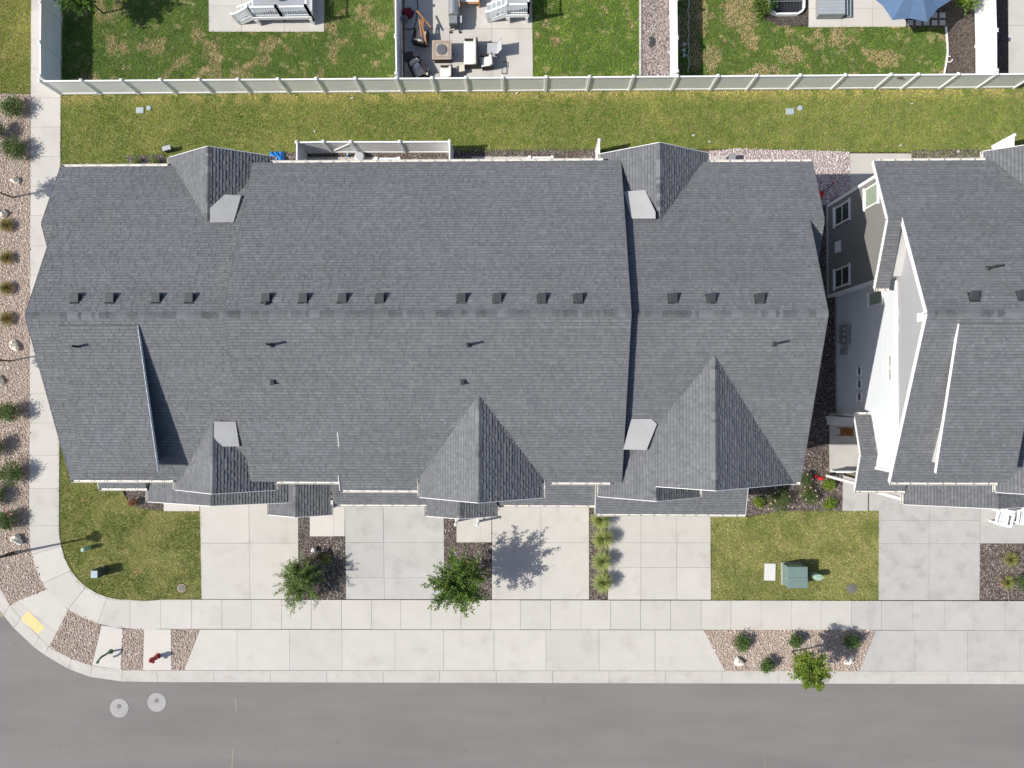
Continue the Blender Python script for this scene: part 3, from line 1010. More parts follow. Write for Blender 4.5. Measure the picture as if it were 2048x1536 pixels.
def garage_door(root, xc, yw, wd=4.7, ht=2.2):
    b = MB(); b.box((xc, yw-.03, ht/2), (wd+.2, .06, ht+.1)); d = b.build('garage_door', 'trim', root)
    for i in range(4):
        for j in range(4):
            p = MB(); p.box((xc-wd/2+wd*(j+.5)/4, yw-.07, ht*(i+.5)/4), (wd/4-.05, .03, ht/4-.04)); p.build('door_panel', 'garage_door', d)

def end_bump(root, xr, side, wallx, tm='trim'):
    """bump-out at the north of an end wall. xr: main rake x, side -1 west / +1 east"""
    xo = xr+side*.65
    xi = xr
    yr2 = 7.95
    zr2 = zN(yr2)
    a, b_ = (xo, xi) if side < 0 else (xi, xo)
    roof_slope(root, [(b_, YN, zN(YN)), (a, YN, zN(YN)), (a, yr2, zr2), (b_, yr2, zr2)])
    ye = 5.0
    ze = zr2-S_*(yr2-ye)
    roof_slope(root, [(a, ye, ze), (b_, ye, ze), (b_, yr2, zr2), (a, yr2, zr2)])
    gutter(root, (a, ye, ze-.012), (b_, ye, ze-.012), (0, -1))
    s0 = side*.016
    board(root, (xo+s0, YN, zN(YN)-.075), (xo+s0, yr2, zr2-.075), .03, .17, tm)
    board(root, (xo+s0, yr2, zr2-.075), (xo+s0, ye, ze-.075), .03, .17, tm)
    x0, x1 = (wallx, wallx+1.2) if side < 0 else (wallx-1.2, wallx)
    yS_, yN_ = 5.55, 10.68
    gable_body(root, x0, x1, yS_, yN_, lambda y: min(zN(y), zr2-S_*(yr2-y))-.13, 'stucco', ridge=yr2)

def box_vent(root, x, y, plane_n=True, dz=0.0, size=.36, m='vent'):
    """slant-back roof vent on the north slope, hood open to the eave"""
    sl = -S_ if plane_n else S_
    z = (zN(y, dz) if plane_n else zS(y, dz))+.012
    ang = math.atan(sl)
    R = Matrix.Rotation(ang, 3, 'X')
    c = Vector((x, y, z))
    f = MB()
    f.box(c+R @ Vector((0, 0, .006)), (size*1.25, size*1.3, .012), M=R)
    o = f.build('roof_vent', 'vent_dark', root)
    h = MB()
    s = size/2
    dn = 1 if plane_n else -1          # towards the eave
    a = [Vector((-s, -s*dn, .012)), Vector((s, -s*dn, .012)), Vector((s, s*dn, .012)), Vector((-s, s*dn, .012))]
    t = [Vector((-s, -s*dn, .05)), Vector((s, -s*dn, .05)), Vector((s, s*dn, .21)), Vector((-s, s*dn, .21))]
    if dn < 0: a = a[::-1]; t = t[::-1]
    h.hexa([c+R @ p for p in a], [c+R @ p for p in t])
    h.build('hood', m, o, bevel=.012)
    return o

def pipe_vent(root, x, y, dz=0.0, south=True, h=.68):
    z = zS(y, dz) if south else zN(y, dz)
    ang = math.atan(S_ if south else -S_)
    R = Matrix.Rotation(ang, 3, 'X')
    c = Vector((x, y, z))
    f = MB(); f.box(c+R @ Vector((0, 0, .018)), (.26, .30, .01), M=R)
    o = f.build('vent_flashing', 'roof_edge', root)
    k = MB(); k.lathe(c+Vector((0, 0, -.02)), [(.12, .0), (.10, .09), (.065, .12)], 14); k.build('collar', 'vent', o, smooth=True)
    p = MB(); p.tube([c, c+Vector((0, 0, h))], .055, 12); p.build('vent_pipe', 'pipe', o)

def unit_A(root, D, detailed_west=False):
    """end townhouse of the row; D shifts it east"""
    x0, x1 = -21.9+D, -13.05+D
    S1 = slope_S(root, x0, x1); N1 = slope_N(root, x0, x1)
    ridge_caps(S1, (x0, YR, ZR+.008), (x1, YR, ZR+.008), S_)
    m_w = -21.39+D
    gable_body(root, m_w, x1, YS+.45, YN-.45, lambda y: (zS(y) if y < YR else zN(y))-.13, 'stucco', z0=3.9, ridge=YR)
    b = MB()
    b.box(((m_w+x1)/2, (YN-.45-1.05)/2, 1.95), (x1-m_w, YN-.45+1.05, 3.9))
    b.box(((m_w+1.55+x1)/2, (YS+.45-1.05)/2, 1.95), (x1-m_w-1.55, -1.05-(YS+.45), 3.9))
    b.build('wall', 'stucco', root)
    end_bump(root, x0, -1, -21.85+D, 'trim' if D else 'roof_edge')
    # rake trim on the west gable
    for ye, zf in ((YS, zS), (8.0, zN)):
        board(root, (x0-.016, YR, ZR-.09), (x0-.016, ye, zf(ye)-.09), .03, .20, 'trim' if D else 'roof_edge')
    # gutters
    gutter(root, (x0-.60, YN, zN(YN)-.012), (-17.35+D, YN, zN(YN)-.012), (0, 1))
    gutter(root, (x0, YS, zS(YS)-.012), (-16.95+D, YS, zS(YS)-.012), (0, -1))
    # shed dormer
    sx0, sx1, ytop, ybot = -20.5+D, -17.02+D, 3.05, -3.5
    zt = zS(ytop)+.06; zb = 8.1
    ssl = (zt-zb)/(ytop-ybot)
    roof_slope(root, [(sx0, ybot, zb), (sx1, ybot, zb), (sx1, ytop, zt), (sx0, ytop, zt)], thick=.10)
    for xx, o in ((sx0, -.014), (sx1, .014)):
        board(root, (xx+o, ytop, zt-.07), (xx+o, ybot, zb-.07), .026, .15, ('trim' if D else 'fascia_blue') if (o > 0) != bool(D) else 'roof_edge')
    b = MB()
    wa, wb = sx0+.28, sx1-.28
    yw = ybot+.42
    zz = lambda y: zb+ssl*(y-ybot)-.11
    b.hexa([(wa, yw, zS(yw)-.2), (wb, yw, zS(yw)-.2), (wb, ytop-.6, zS(ytop-.6)-.2), (wa, ytop-.6, zS(ytop-.6)-.2)],
           [(wa, yw, zz(yw)), (wb, yw, zz(yw)), (wb, ytop-.6, max(zz(ytop-.6), zS(ytop-.6)-.19)), (wa, ytop-.6, max(zz(ytop-.6), zS(ytop-.6)-.19))])
    b.build('dormer_wall', 'stucco' if D else 'roof_edge', root)
    b = MB(); b.box(((wa+wb)/2, yw-.10, zz(yw)-.08), (wb-wa+.3, .22, .13)); b.build('dormer_soffit', 'trim' if D else 'fascia_blue', root)
    # front and rear gables
    gable_front(root, -14.5+D, 8.02, 2.42, 2.42, -4.55)
    gable_front(root, -14.78+D, 8.1, 2.55, 2.55, 11.5, south=False)
    # garage gable and porch below
    low_gable(root, -15.86+D, 5.2, 3.89, -5.55, -3.6, .33, gl=-4.75)
    low_shed(root, -22.25+D, -19.75+D, -4.85, 4.05, -2.95, .34, wall=False)
    roof_slope(root, [(-21.4+D, -1.0, 4.06), (-22.25+D, -1.0, 4.06), (-22.25+D, -2.95, 4.70), (-21.4+D, -2.95, 4.70)], thick=.09)
    gutter(root, (-22.25+D, -1.0, 4.05), (-21.4+D, -1.0, 4.05), (0, 1))
    for a, b_ in (((-22.266+D, -1.0, 4.01), (-22.266+D, -2.95, 4.65)), ((-22.266+D, -2.95, 4.65), (-22.266+D, -4.85, 4.0))):
        board(root, a, b_, .026, .13)
    garage_door(root, -15.86+D, -5.2)
    for dx in (-19.9, -18.2):
        pass
    # rear post under the gable
    for xx in (-17.0, -12.6):
        p = MB(); p.box((xx+D, 11.15, 3.2), (.16, .16, 6.4)); p.build('porch_post', 'trim', root)

# ---- the long row
row = thing('townhouse_row', 'long row of joined townhouses under dark grey shingle roofs with four street driveways', 'building', (-4.5, 3.5, 0))
unit_A(row, 0.0)
BX0, BX1, BDZ = -13.05, 4.38, .35
near = Vector((-.4, .6, zS(.6, BDZ)))
slope_S(row, BX0, -8.84, dz=BDZ)
slope_S(row, -8.84, -5.0, ye=-4.5, dz=BDZ)
bs = slope_S(row, -5.0, BX1, dz=BDZ, single=near)
slope_N(row, BX0, BX1, dz=BDZ)
ridge_caps(bs, (BX0, YR, ZR+BDZ+.008), (BX1, YR, ZR+BDZ+.008), S_)
gable_body(row, BX0+.05, BX1-.05, YS+.45, YN-.45, lambda y: (zS(y, BDZ) if y < YR else zN(y, BDZ))-.13, 'membrane', ridge=YR)
for xx, o in ((BX0, -.012), (BX1, .012)):
    for ye, zf in ((YS, zS), (YN, zN)):
        board(row, (xx+o, YR, ZR+BDZ-.04), (xx+o, ye, zf(ye, BDZ)-.04), .02, .10, 'roof_edge')
CX1 = 12.78
cs = slope_S(row, BX1, CX1); slope_N(row, BX1, CX1)
ridge_caps(cs, (BX1, YR, ZR+.008), (CX1, YR, ZR+.008), S_)
gable_body(row, BX1, 12.27, YS+.45, YN-.45, lambda y: (zS(y) if y < YR else zN(y))-.13, 'stucco', ridge=YR)
end_bump(row, CX1, 1, 12.73, 'roof_edge')
for ye, zf in ((YS, zS), (8.0, zN)):
    board(row, (CX1+.016, YR, ZR-.09), (CX1+.016, ye, zf(ye)-.09), .03, .18, 'roof_edge')
# gutters of middle and east part
gutter(row, (-12.2, YN, zN(YN, BDZ)-.012), (3.55, YN, zN(YN, BDZ)-.012), (0, 1))
gutter(row, (8.6, YN, zN(YN)-.012), (CX1+.6, YN, zN(YN)-.012), (0, 1))
gutter(row, (-11.95, YS, zS(YS, BDZ)-.012), (-8.84, YS, zS(YS, BDZ)-.012), (0, -1))
gutter(row, (-8.84, -4.5, zS(-4.5, BDZ)-.012), (-5.06, -4.5, zS(-4.5, BDZ)-.012), (0, -1))
board(row, (-8.86, -4.5, zS(-4.5, BDZ)-.03), (-8.86, -3.75, zS(-3.75, BDZ)-.03), .03, .14)
gutter(row, (1.05, YS, zS(YS, BDZ)-.012), (3.85, YS, zS(YS, BDZ)-.012), (0, -1))
gutter(row, (10.2, YS, zS(YS)-.012), (CX1, YS, zS(YS)-.012), (0, -1))
b = MB(); b.beam(on_slope(675, 865, ZR+BDZ-S_*YR+.012, S_), on_slope(677.5, 894, ZR+BDZ-S_*YR+.012, S_), .035, .02); b.build('step_flashing', 'trim', row)
# gables of middle and east part
gable_front(row, -2.17, 8.9, 2.86, 2.86, -4.78, dz=BDZ)
gable_front(row, 6.03, 8.13, 2.55, 2.55, 11.5, south=False)
# east double gable: big ridge, smaller one in front sharing its west slope
xr, zg = 8.18, 9.27
yap = YR-(ZR-zg)/S_
xl, xre = 3.36, 12.75
ze_l, ze_r = zg-SG*(xr-xl), zg-SG*(xre-xr)
dk = roof_slope(row, [(xr, yap, zg), (xr, -4.15, zg), (xre, -4.15, ze_r), (xre, YS+.05, ze_r)])
ridge_caps(dk, (xr, -4.15, zg+.008), (xr, yap, zg+.008), SG)
xm = 5.85
zm = zg-SG*(xr-xm)
roof_slope(row, [(xr, yap, zg), (xr, -4.15, zg), (xm, -4.15, zm), (xl, -4.15, ze_l), (xl, YS, ze_l)])
roof_slope(row, [(xm, -4.15, zm), (xm, -4.82, zm), (xl, -4.82, ze_l), (xl, -4.15, ze_l)])
xme = 8.1
dk = roof_slope(row, [(xm, -3.6, zm), (xm, -4.82, zm), (xme, -4.82, zm-SG*(xme-xm)), (xme, -3.6, zm-SG*(xme-xm))])
ridge_caps(dk, (xm, -4.82, zm+.008), (xm, -4.15, zm+.008), SG)
board(row, (xr, -4.168, zg-.05), (xre, -4.168, ze_r-.05), .026, .13)
board(row, (xr, -4.168, zg-.05), (xm, -4.168, zm-.05), .026, .13)
board(row, (xm, -4.838, zm-.05), (xl, -4.838, ze_l-.05), .026, .13)
board(row, (xm, -4.838, zm-.05), (xme, -4.838, zm-SG*(xme-xm)-.05), .026, .13)
gutter(row, (xl, -4.82, ze_l-.012), (xl, -4.2, ze_l-.012), (-1, 0))
gutter(row, (xme, -4.82, zm-SG*(xme-xm)-.012), (xme, -4.18, zm-SG*(xme-xm)-.012), (1, 0))
b = MB()
for (a, c, top) in (((3.75, -4.4), (7.7, -3.6), ze_l+.05), ((7.7, -3.75), (12.25, -3.6), ze_r)):
    b.hexa([(a[0], a[1], 2.6), (c[0], a[1], 2.6), (c[0], c[1], 2.6), (a[0], c[1], 2.6)], [(a[0], a[1], top), (c[0], a[1], top), (c[0], c[1], top), (a[0], c[1], top)])
b.build('gable_wall', 'stucco', row)
# low roofs along the street
low_gable(row, -11.92, 4.2, 1.62, -6.27, -3.6, .42, wall=False, gl=-5.55, gr=-5.75)
low_shed(row, -10.2, -5.25, -5.75, 3.35, -3.6, .33)
low_gable(row, -3.45, 4.3, 1.82, -6.3, -3.6, .42, wall=False, gl=-5.8, gr=-5.8)
low_shed(row, -1.62, 3.53, -5.75, 3.35, -3.6, .33)
low_shed(row, 3.53, 11.3, -6.2, 3.3, -3.6, .33, rake_r=True, rake_l=True)
garage_door(row, -7.75, -5.35, 4.4); garage_door(row, 1.0, -5.35, 4.4); garage_door(row, 6.9, -5.8)
for (u, v) in ((911, 1049), (954.5, 1050)):
    p = P(u, v, 1.15)
    q = MB(); q.box((p.x, p.y, .57), (.11, .11, 1.14)); po = q.build('newel_post', 'trim', row)
    q = MB(); q.box((p.x, p.y, 1.155), (.15, .15, .035)); q.hexa([(p.x-.07, p.y-.07, 1.1725), (p.x+.07, p.y-.07, 1.1725), (p.x+.07, p.y+.07, 1.1725), (p.x-.07, p.y+.07, 1.1725)], [(p.x-.01, p.y-.01, 1.22), (p.x+.01, p.y-.01, 1.22), (p.x+.01, p.y+.01, 1.22), (p.x-.01, p.y+.01, 1.22)]); q.build('newel_cap', 'trim', po)
    q = MB(); q.beam((p.x, p.y+.06, 1.0), (p.x, -5.6, 1.25), .06, .06); q.beam((p.x, p.y+.06, .3), (p.x, -5.6, .5), .05, .05)
    for i in range(9): q.box((p.x, p.y+.2+(-5.6-p.y-.2)*i/9, .7), (.035, .035, .7))
    q.build('stair_railing', 'trim', row)
for x in (-5.1, -1.8):
    q = MB(); q.box((x, -6.05, 1.75), (.13, .13, 3.3)); q.build('porch_post', 'trim', row)
for x in (-13.1, -10.5):
    q = MB(); q.box((x, -6.05, 1.75), (.13, .13, 3.5)); q.build('porch_post', 'trim', row)
# balustrade in the shaded porch
q = MB(); p0, p1 = Vector((-1.75, -6.05, 1.0)), Vector((-1.75, -4.6, 1.0))
q.beam(p0, p1, .07, .06); q.beam(p0-Vector((0, 0, .8)), p1-Vector((0, 0, .8)), .06, .06)
for i in range(9):
    c = p0+(p1-p0)*(i+.5)/9
    q.box((c.x, c.y, .6), (.04, .04, .8))
q.build('porch_railing', 'trim', row)
# crickets between the stepped roofs and the gables
def cricket(px, dz, south):
    a = (ZR-S_*YR) if south else (ZR+S_*YR)
    by = S_ if south else -S_
    tri = [on_slope(u, v, a+h, by) for (u, v, h) in px[:3]]
    nn = (tri[1]-tri[0]).cross(tri[2]-tri[0])
    top = list(tri)
    for (u, v, h) in px[3:]:
        d = ray(u, v)
        k = nn.dot(tri[0]-Vector((0, 0, CAM_H)))/nn.dot(d)
        top.append(Vector((0, 0, CAM_H))+d*k)
    b = MB()
    b.face(top); b.face([p-Vector((0, 0, .07)) for p in top][::-1])
    for i in range(len(top)):
        j = (i+1) % len(top)
        dn = Vector((0, 0, .07))
        b.face([top[i]-dn, top[j]-dn, top[j], top[i]])
    b.build('roof_cricket', 'membrane', row)
cricket([(471, 843, .05), (478.5, 893, .12), (440, 893, .30), (428, 874, 0), (428, 843, 0)], 0, True)
cricket([(467, 444, .05), (482, 391, .12), (436, 388, .26), (420, 417, 0), (420, 445, 0)], 0, False)
cricket([(1263, 437, .05), (1247, 383, .10), (1290, 380, .30), (1311, 424, 0), (1311, 437, 0)], 0, False)
cricket([(1262, 838, .03), (1303, 838, .03), (1314, 848, .10), (1293, 900, .12), (1247, 899, .12)], 0, True)
# vents on the row
for (u, dz) in ((154, 0), (224, 0), (316, 0), (382, 0), (535, BDZ), (609.5, BDZ), (688, BDZ), (762.5, BDZ), (925.5, BDZ), (997, BDZ), (1086, BDZ), (1159, BDZ), (1347.5, 0), (1424, 0), (1521.5, 0)):
    p = on_slope(u-2, 598, ZR+dz+S_*YR, -S_)
    box_vent(row, p.x, p.y, True, dz)
for (u, v, dz) in ((162, 694, 0), (543.5, 690, BDZ), (937, 690, BDZ), (1548, 688, 0)):
    p = on_slope(u, v, ZR+dz-S_*YR, S_)
    pipe_vent(row, p.x, p.y, dz)
p = on_slope(533, 607, ZR+BDZ+S_*YR, -S_); pipe_vent(row, p.x, p.y, BDZ, south=False, h=.2)
for (u, v) in ((546, 763), (926, 763)):
    p = on_slope(u, v, ZR+BDZ-S_*YR, S_)
    box_vent(row, p.x, p.y, False, BDZ, .18, 'shingles' if False else 'vent')

# ---- east building: end house in view, then the rest of its row
D2 = 38.85
east = thing('townhouse_end', 'grey and white end townhouse with tall white gable wall facing the long row', 'building', (24, 3.5, 0))
unit_A(east, D2)
slope_S(east, -13.05+D2, 34.0, dz=BDZ); slope_N(east, -13.05+D2, 34.0, dz=BDZ)
gable_body(east, -13.0+D2, 33.6, YS+.45, YN-.45, lambda y: (zS(y, BDZ) if y < YR else zN(y, BDZ))-.13, 'stucco', ridge=YR)
XW, XB = -21.39+D2, -21.85+D2
white = np.array((.62, .645, .675)); dark = np.array((.205, .203, .192)); pale = np.array((.375, .375, .385))
def siding(name, poly, pal, m, ex=.17, h=.02, nrm=(-1, 0, 0)):
    b = MB()
    # pieces run level: courses() with 'up' = world z on a vertical plane
    poly = [Vector(p) for p in poly]
    for tp_, rs, col, c in courses(poly, ex, 2.4, 3.6, h, h, 0, [pal], up=Vector((0, 0, 1))):
        b.face(tp_, tuple(col)); b.face(rs, tuple(col))
    return b.build(name, m, east, kind='stuff')
e_ = .014
zbelt = 6.5
# polygons are listed so that the normal faces west (-x)
def west_poly(X, pts): return [(X-e_, y, z) for (y, z) in pts]
yA, yB = YS+.45, YN-.45
siding('lap_siding', west_poly(XW, [(yB, .25), (-1.05, .25), (-1.05, 3.93), (yB, 3.93)]), white, 'siding_white')
siding('lap_siding', west_poly(XW, [(yB, 3.93), (yA, 3.93), (yA, zbelt), (yB, zbelt)]), white, 'siding_white')
siding('gable_siding', west_poly(XW, [(yB, zbelt+.12), (yA, zbelt+.12), (yA, zS(yA)-.16), (YR, ZR-.16), (yB, zN(yB)-.16)]), pale, 'siding_white', .22, .005)
siding('lap_siding', west_poly(XB, [(10.68, .25), (5.55, .25), (5.55, 6.85), (7.95, 7.9), (10.68, 6.75)]), dark, 'siding_dark')
# return walls of the bump-out
b = MB()
b.box((XB+.22, 5.54, 3.4), (.44, .02, 6.3)); b.box((XB+.22, 10.69, 3.4), (.44, .02, 6.3)); b.build('bump_return', 'trim', east)
b = MB(); b.box((XW-.01, 4.75, .13), (.06, 11.6, .26)); b.box((XB-.01, 8.12, .13), (.05, 5.2, .26)); b.build('foundation', 'concrete_grey', east)
def strip(nm, c, s, m='trim'):
    q = MB(); q.box(c, s); return q.build(nm, m, east, bevel=.004)
strip('belt_trim', (XW-.035, (yA+5.4)/2, zbelt+.06), (.07, 5.4-yA, .16))
strip('belt_cap', (XW-.055, (yA+5.4)/2, zbelt+.15), (.11, 5.4-yA, .03))
strip('corner_board', (XW-.03, yA-.02, 5.2), (.06, .14, 2.6)); strip('corner_board', (XW-.03, -1.06, 2.0), (.06, .14, 3.8))
strip('corner_board', (XB-.03, 5.56, 3.45), (.06, .17, 6.5)); strip('corner_board', (XB-.03, 10.67, 3.35), (.06, .17, 6.3))
strip('frieze', (XB-.03, 8.0, 6.78), (.05, 3.4, .14))
def window(px, X, pane='glass', mull=True, fw=.09, mat_f='trim'):
    X = X-.026
    q = [on_wall(u, v, X-.02) for (u, v) in px]
    ys = [p.y for p in q]; zs = [p.z for p in q]
    y0, y1, z0, z1 = (sorted(ys)[0]+sorted(ys)[1])/2, (sorted(ys)[2]+sorted(ys)[3])/2, (sorted(zs)[0]+sorted(zs)[1])/2, (sorted(zs)[2]+sorted(zs)[3])/2
    m = MB()
    x = X-.045
    m.box((x, (y0+y1)/2, z0+fw/2), (.05, y1-y0, fw)); m.box((x, (y0+y1)/2, z1-fw/2), (.05, y1-y0, fw))
    m.box((x, y0+fw/2, (z0+z1)/2), (.05, fw, z1-z0-2*fw)); m.box((x, y1-fw/2, (z0+z1)/2), (.05, fw, z1-z0-2*fw))
    wn = m.build('window', mat_f, east, bevel=.004)
    g_ = MB(); g_.box((X-.022, (y0+y1)/2, (z0+z1)/2), (.012, y1-y0-2*fw, z1-z0-2*fw)); g_.build('pane', pane, wn)
    s = MB(); s.box((X-.065, (y0+y1)/2, z0-.03), (.10, y1-y0+.12, .05)); s.build('sill', mat_f, wn)
    s = MB(); s.box((X-.06, (y0+y1)/2, z1+.05), (.08, y1-y0+.12, .09)); s.build('lintel', mat_f, wn)
    if mull:
        s = MB(); s.box((X-.036, (y0+y1)/2, (z0+z1)/2), (.03, y1-y0-2*fw, .05)); s.build('mullion', mat_f, wn)
window([(1670, 418.4), (1700, 396), (1700, 439.4), (1670, 454)], XB)
window([(1670, 541.5), (1700, 526), (1700, 569), (1670, 578)], XB)
window([(1730, 378), (1757, 364), (1757, 406), (1730, 420)], XB, 'screen', False)
window([(1738, 583.5), (1765, 580.7), (1765, 607), (1738, 614.5)], XW, 'screen', False, .06)
for v0, v1 in ((733, 750), (759, 776), (785, 801.5)):
    window([(1716, v0+1), (1723.5, v0), (1723.5, v1), (1716, v1+.5)], XW, 'glass', False, .04)
for v0, v1 in ((709, 733.5), (736.5, 761)):
    window([(1777, v0), (1784.5, v0), (1784.5, v1), (1777, v1)], XW, 'screen', False, .05)
def wallbox(nm, px, X, d, m, bev=.01):
    q = [on_wall(u, v, X) for (u, v) in px]
    y0, y1 = min(p.y for p in q), max(p.y for p in q); z0, z1 = min(p.z for p in q), max(p.z for p in q)
    b = MB(); b.box((X-d/2, (y0+y1)/2, (z0+z1)/2), (d, y1-y0, z1-z0)); return b.build(nm, m, east, bevel=bev)
wallbox('vent_hood', [(1673.5, 485), (1682.5, 503)], XB-.02, .12, 'trim')
for v0 in (617, 648):
    wallbox('exhaust_vent', [(1789, v0), (1797, v0+19)], XW-.02, .11, 'trim')
wallbox('gable_vent', [(1838, 627), (1850, 642)], XW-.02, .10, 'trim')
mb = wallbox('meter_box', [(1686, 651), (1703, 686)], XW-.02, .22, 'beige_metal')
for v in (658, 668, 680):
    p = on_wall(1690, v, XW-.24)
    q = MB(); q.tube([p, p+Vector((-.1, 0, 0))], .085, 12); q.build('meter', 'galvanised', mb)
    q = MB(); q.tube([Vector((XW-.12, p.y, p.z-.2)), Vector((XW-.12, p.y, .05))], .03, 6); q.build('conduit', 'galvanised', mb)
wallbox('service_box', [(1686, 698), (1696, 708)], XW-.02, .2, 'beige_metal')
# recessed side porch: slab, posts, low railing
c0, c1 = P(1658, 826), P(1658, 944)
q = MB(); q.prism([(c0.x, c0.y), (XW+1.53, c0.y), (XW+1.53, c1.y), (c0.x, c1.y)], -.2, .10); sp = q.build('porch_slab', 'concrete_grey', east)
q = MB(); q.box((XW+.75, (c0.y+c1.y)/2, .105), (1.5, .012, .012)); q.build('slab_joint', 'joint', sp)
for y in (-1.25, -4.55):
    q = MB(); q.box((-21.95+D2, y, 2.0), (.14, .14, 3.9)); q.build('porch_post', 'trim', east)
yr_ = c1.y+.1
q = MB(); q.box((XW+.55, yr_, .95), (2.0, .09, .06)); q.build('porch_rail', 'trim', east)
q = MB(); q.box((XW+.55, yr_, .30), (2.0, .07, .06)); q.build('porch_rail', 'trim', east)
for i in range(14):
    q = MB(); q.box((XW-.4+.15*i, yr_, .62), (.035, .035, .6)); q.build('baluster', 'trim', east)
q = MB(); q.box((-19.55+D2, -5.35, 1.9), (.16, .16, 3.8)); q.build('porch_post', 'trim', east)
# vents on its roof
for (u, v) in ((1947, 594), (2043, 592)):
    p = on_slope(u, v, ZR+S_*YR, -S_); box_vent(east, p.x, p.y, True, 0)
p = on_slope(1975, 537, ZR+S_*YR, -S_); pipe_vent(east, p.x, p.y, 0, south=False)
# ------------------------------------------------------------------ vinyl fences
def fence(label, pts, h=1.72, gates=(), group=None, panel_m='vinyl'):
    pts = [Vector((p[0], p[1], 0)) for p in pts]
    r = thing('vinyl_fence', label, 'fence', pts[0], group)
    for p in pts:
        b = MB(); b.box((p.x, p.y, (h+.08)/2), (.127, .127, h+.08)); po = b.build('post', 'vinyl', r)
        c = MB()
        s, z = .075, h+.08
        c.box((p.x, p.y, z+.015), (.155, .155, .03))
        c.hexa([(p.x-s, p.y-s, z+.03), (p.x+s, p.y-s, z+.03), (p.x+s, p.y+s, z+.03), (p.x-s, p.y+s, z+.03)],
               [(p.x-.01, p.y-.01, z+.075), (p.x+.01, p.y-.01, z+.075), (p.x+.01, p.y+.01, z+.075), (p.x-.01, p.y+.01, z+.075)])
        c.build('post_cap', 'vinyl', po)
    for i, (a, c) in enumerate(zip(pts[:-1], pts[1:])):
        d = (c-a).normalized()
        a2, c2 = a+d*.066, c-d*.066
        up = Vector((0, 0, 1))
        b = MB(); b.beam(a2+up*(h-.03), c2+up*(h-.03), .075, .11); b.build('top_rail', 'vinyl', r)
        b = MB(); b.beam(a2+up*.13, c2+up*.13, .075, .16); b.build('bottom_rail', 'vinyl', r)
        L = (c2-a2).length
        n = max(1, round(L/.155))
        b = MB()
        nx = Vector((-d.y, d.x, 0))
        for k in range(n):
            p, q = a2+d*(L*k/n+.004), a2+d*(L*(k+1)/n-.004)
            for sg in (1, -1):
                e = nx*(.013*sg)
                pts4 = [p+e+up*.2, q+e+up*.2, q+e+up*(h-.08), p+e+up*(h-.08)]
                b.face(pts4 if sg < 0 else pts4[::-1])
            g0, g1 = q, q+d*.008
            b.face([g0+up*.2+nx*.006, g1+up*.2+nx*.006, g1+up*(h-.08)+nx*.006, g0+up*(h-.08)+nx*.006])
            b.face([g0+up*.2-nx*.006, g1+up*.2-nx*.006, g1+up*(h-.08)-nx*.006, g0+up*(h-.08)-nx*.006][::-1])
        pn = b.build('panel', panel_m, r)
        if i in gates:
            m_ = (a2+c2)/2
            b = MB(); b.beam(a2+up*.25-nx*.03, c2+up*(h-.15)-nx*.03, .03, .05); b.build('gate_brace', 'vinyl', r)
            b = MB(); q = a2+d*.12-nx*.06+up*1.1; b.tube([q, q+d*.02+up*.22], .014, 6); b.build('gate_handle', 'white_ball', r)
    return r
ZC = 1.87
def ftop(px): return [P(u, v, ZC) for u, v in px]
fu = [76.5, 160, 240.5, 319, 396, 474, 554.5, 631, 709.5, 792, 863.5, 931, 1005.5, 1092.5, 1179.5, 1267.5, 1355.5, 1437, 1514.5, 1602, 1692, 1783.5, 1838.5, 1918.5, 1996, 2075]
fence('long white vinyl privacy fence running along the rear lawn', ftop([(u, 160-14*(u-76)/1920) for u in fu]))
fence('white vinyl fence beside the west pavement with its shaded face over dark lawn', ftop([(77, 82), (78, 3), (79, -76)]))
fence('white vinyl fence between patchy lawn and the furnished patio', ftop([(790.5, 70), (790, -12), (790, -94)]))
fence('white vinyl fence between gravel strip and the lawn with window well', ftop([(1355, 73), (1354, -3), (1353, -80)]))
fence('bright white vinyl fence behind the blue parasol beside bare soil', ftop([(1995.5, 58), (1993, -30), (1991, -118)]))
for (n_, lab, pp) in ((0, 'connect', None),):
    pass
# short links from the long run to the cross fences (first bay)
def link_bay(root_label, a, c, lab):
    fence(lab, [a, c])
link_bay(None, P(77.3, 150, ZC), P(77, 84, ZC), 'first bay of white fence at the pavement corner')
link_bay(None, P(791.8, 145, ZC), P(790.5, 72, ZC), 'first bay of white fence beside the beige wicker chairs')
link_bay(None, P(1355.4, 141, ZC), P(1355, 75, ZC), 'first bay of white fence between gravel strip and lawn')
link_bay(None, P(1996, 139, ZC), P(1995.5, 60, ZC), 'first bay of white fence beside bare soil strip')
yf = P(700, 282, ZC).y
fence('white vinyl fence enclosing the small rear patio of the row', [P(592, 300, 0)*0+Vector((P(592, 283, ZC).x, 11.5, 0)), P(592, 283, ZC), P(645.5, 282, ZC), P(700.5, 282, ZC), P(798.5, 282, ZC), P(898.5, 281.5, ZC), Vector((P(898.5, 283, ZC).x, 11.5, 0))], gates=(2,))
fence('short white privacy fence stub beside the north gable of the row', [P(1199, 279, ZC), Vector((P(1199, 279, ZC).x, 11.6, 0))])
fence('short white privacy fence stub behind the grey end townhouse', [P(2031, 269, ZC), Vector((P(2031, 269, ZC).x-.05, 11.8, 0))])
w_ = MB(); q = P(1800, 154, 1.5); y_ = q.y
for i in range(9):
    a = i*.7
    w_.tube([q+Vector((math.cos(a)*.15, -.05, math.sin(a)*.06)), q+Vector((math.cos(a+.6)*.2, -.06, math.sin(a+.6)*.05))], .02, 5)
tag(w_.build('driftwood', 'bark'), 'small brown twig ornament hung on the rear fence gate', 'ornament')

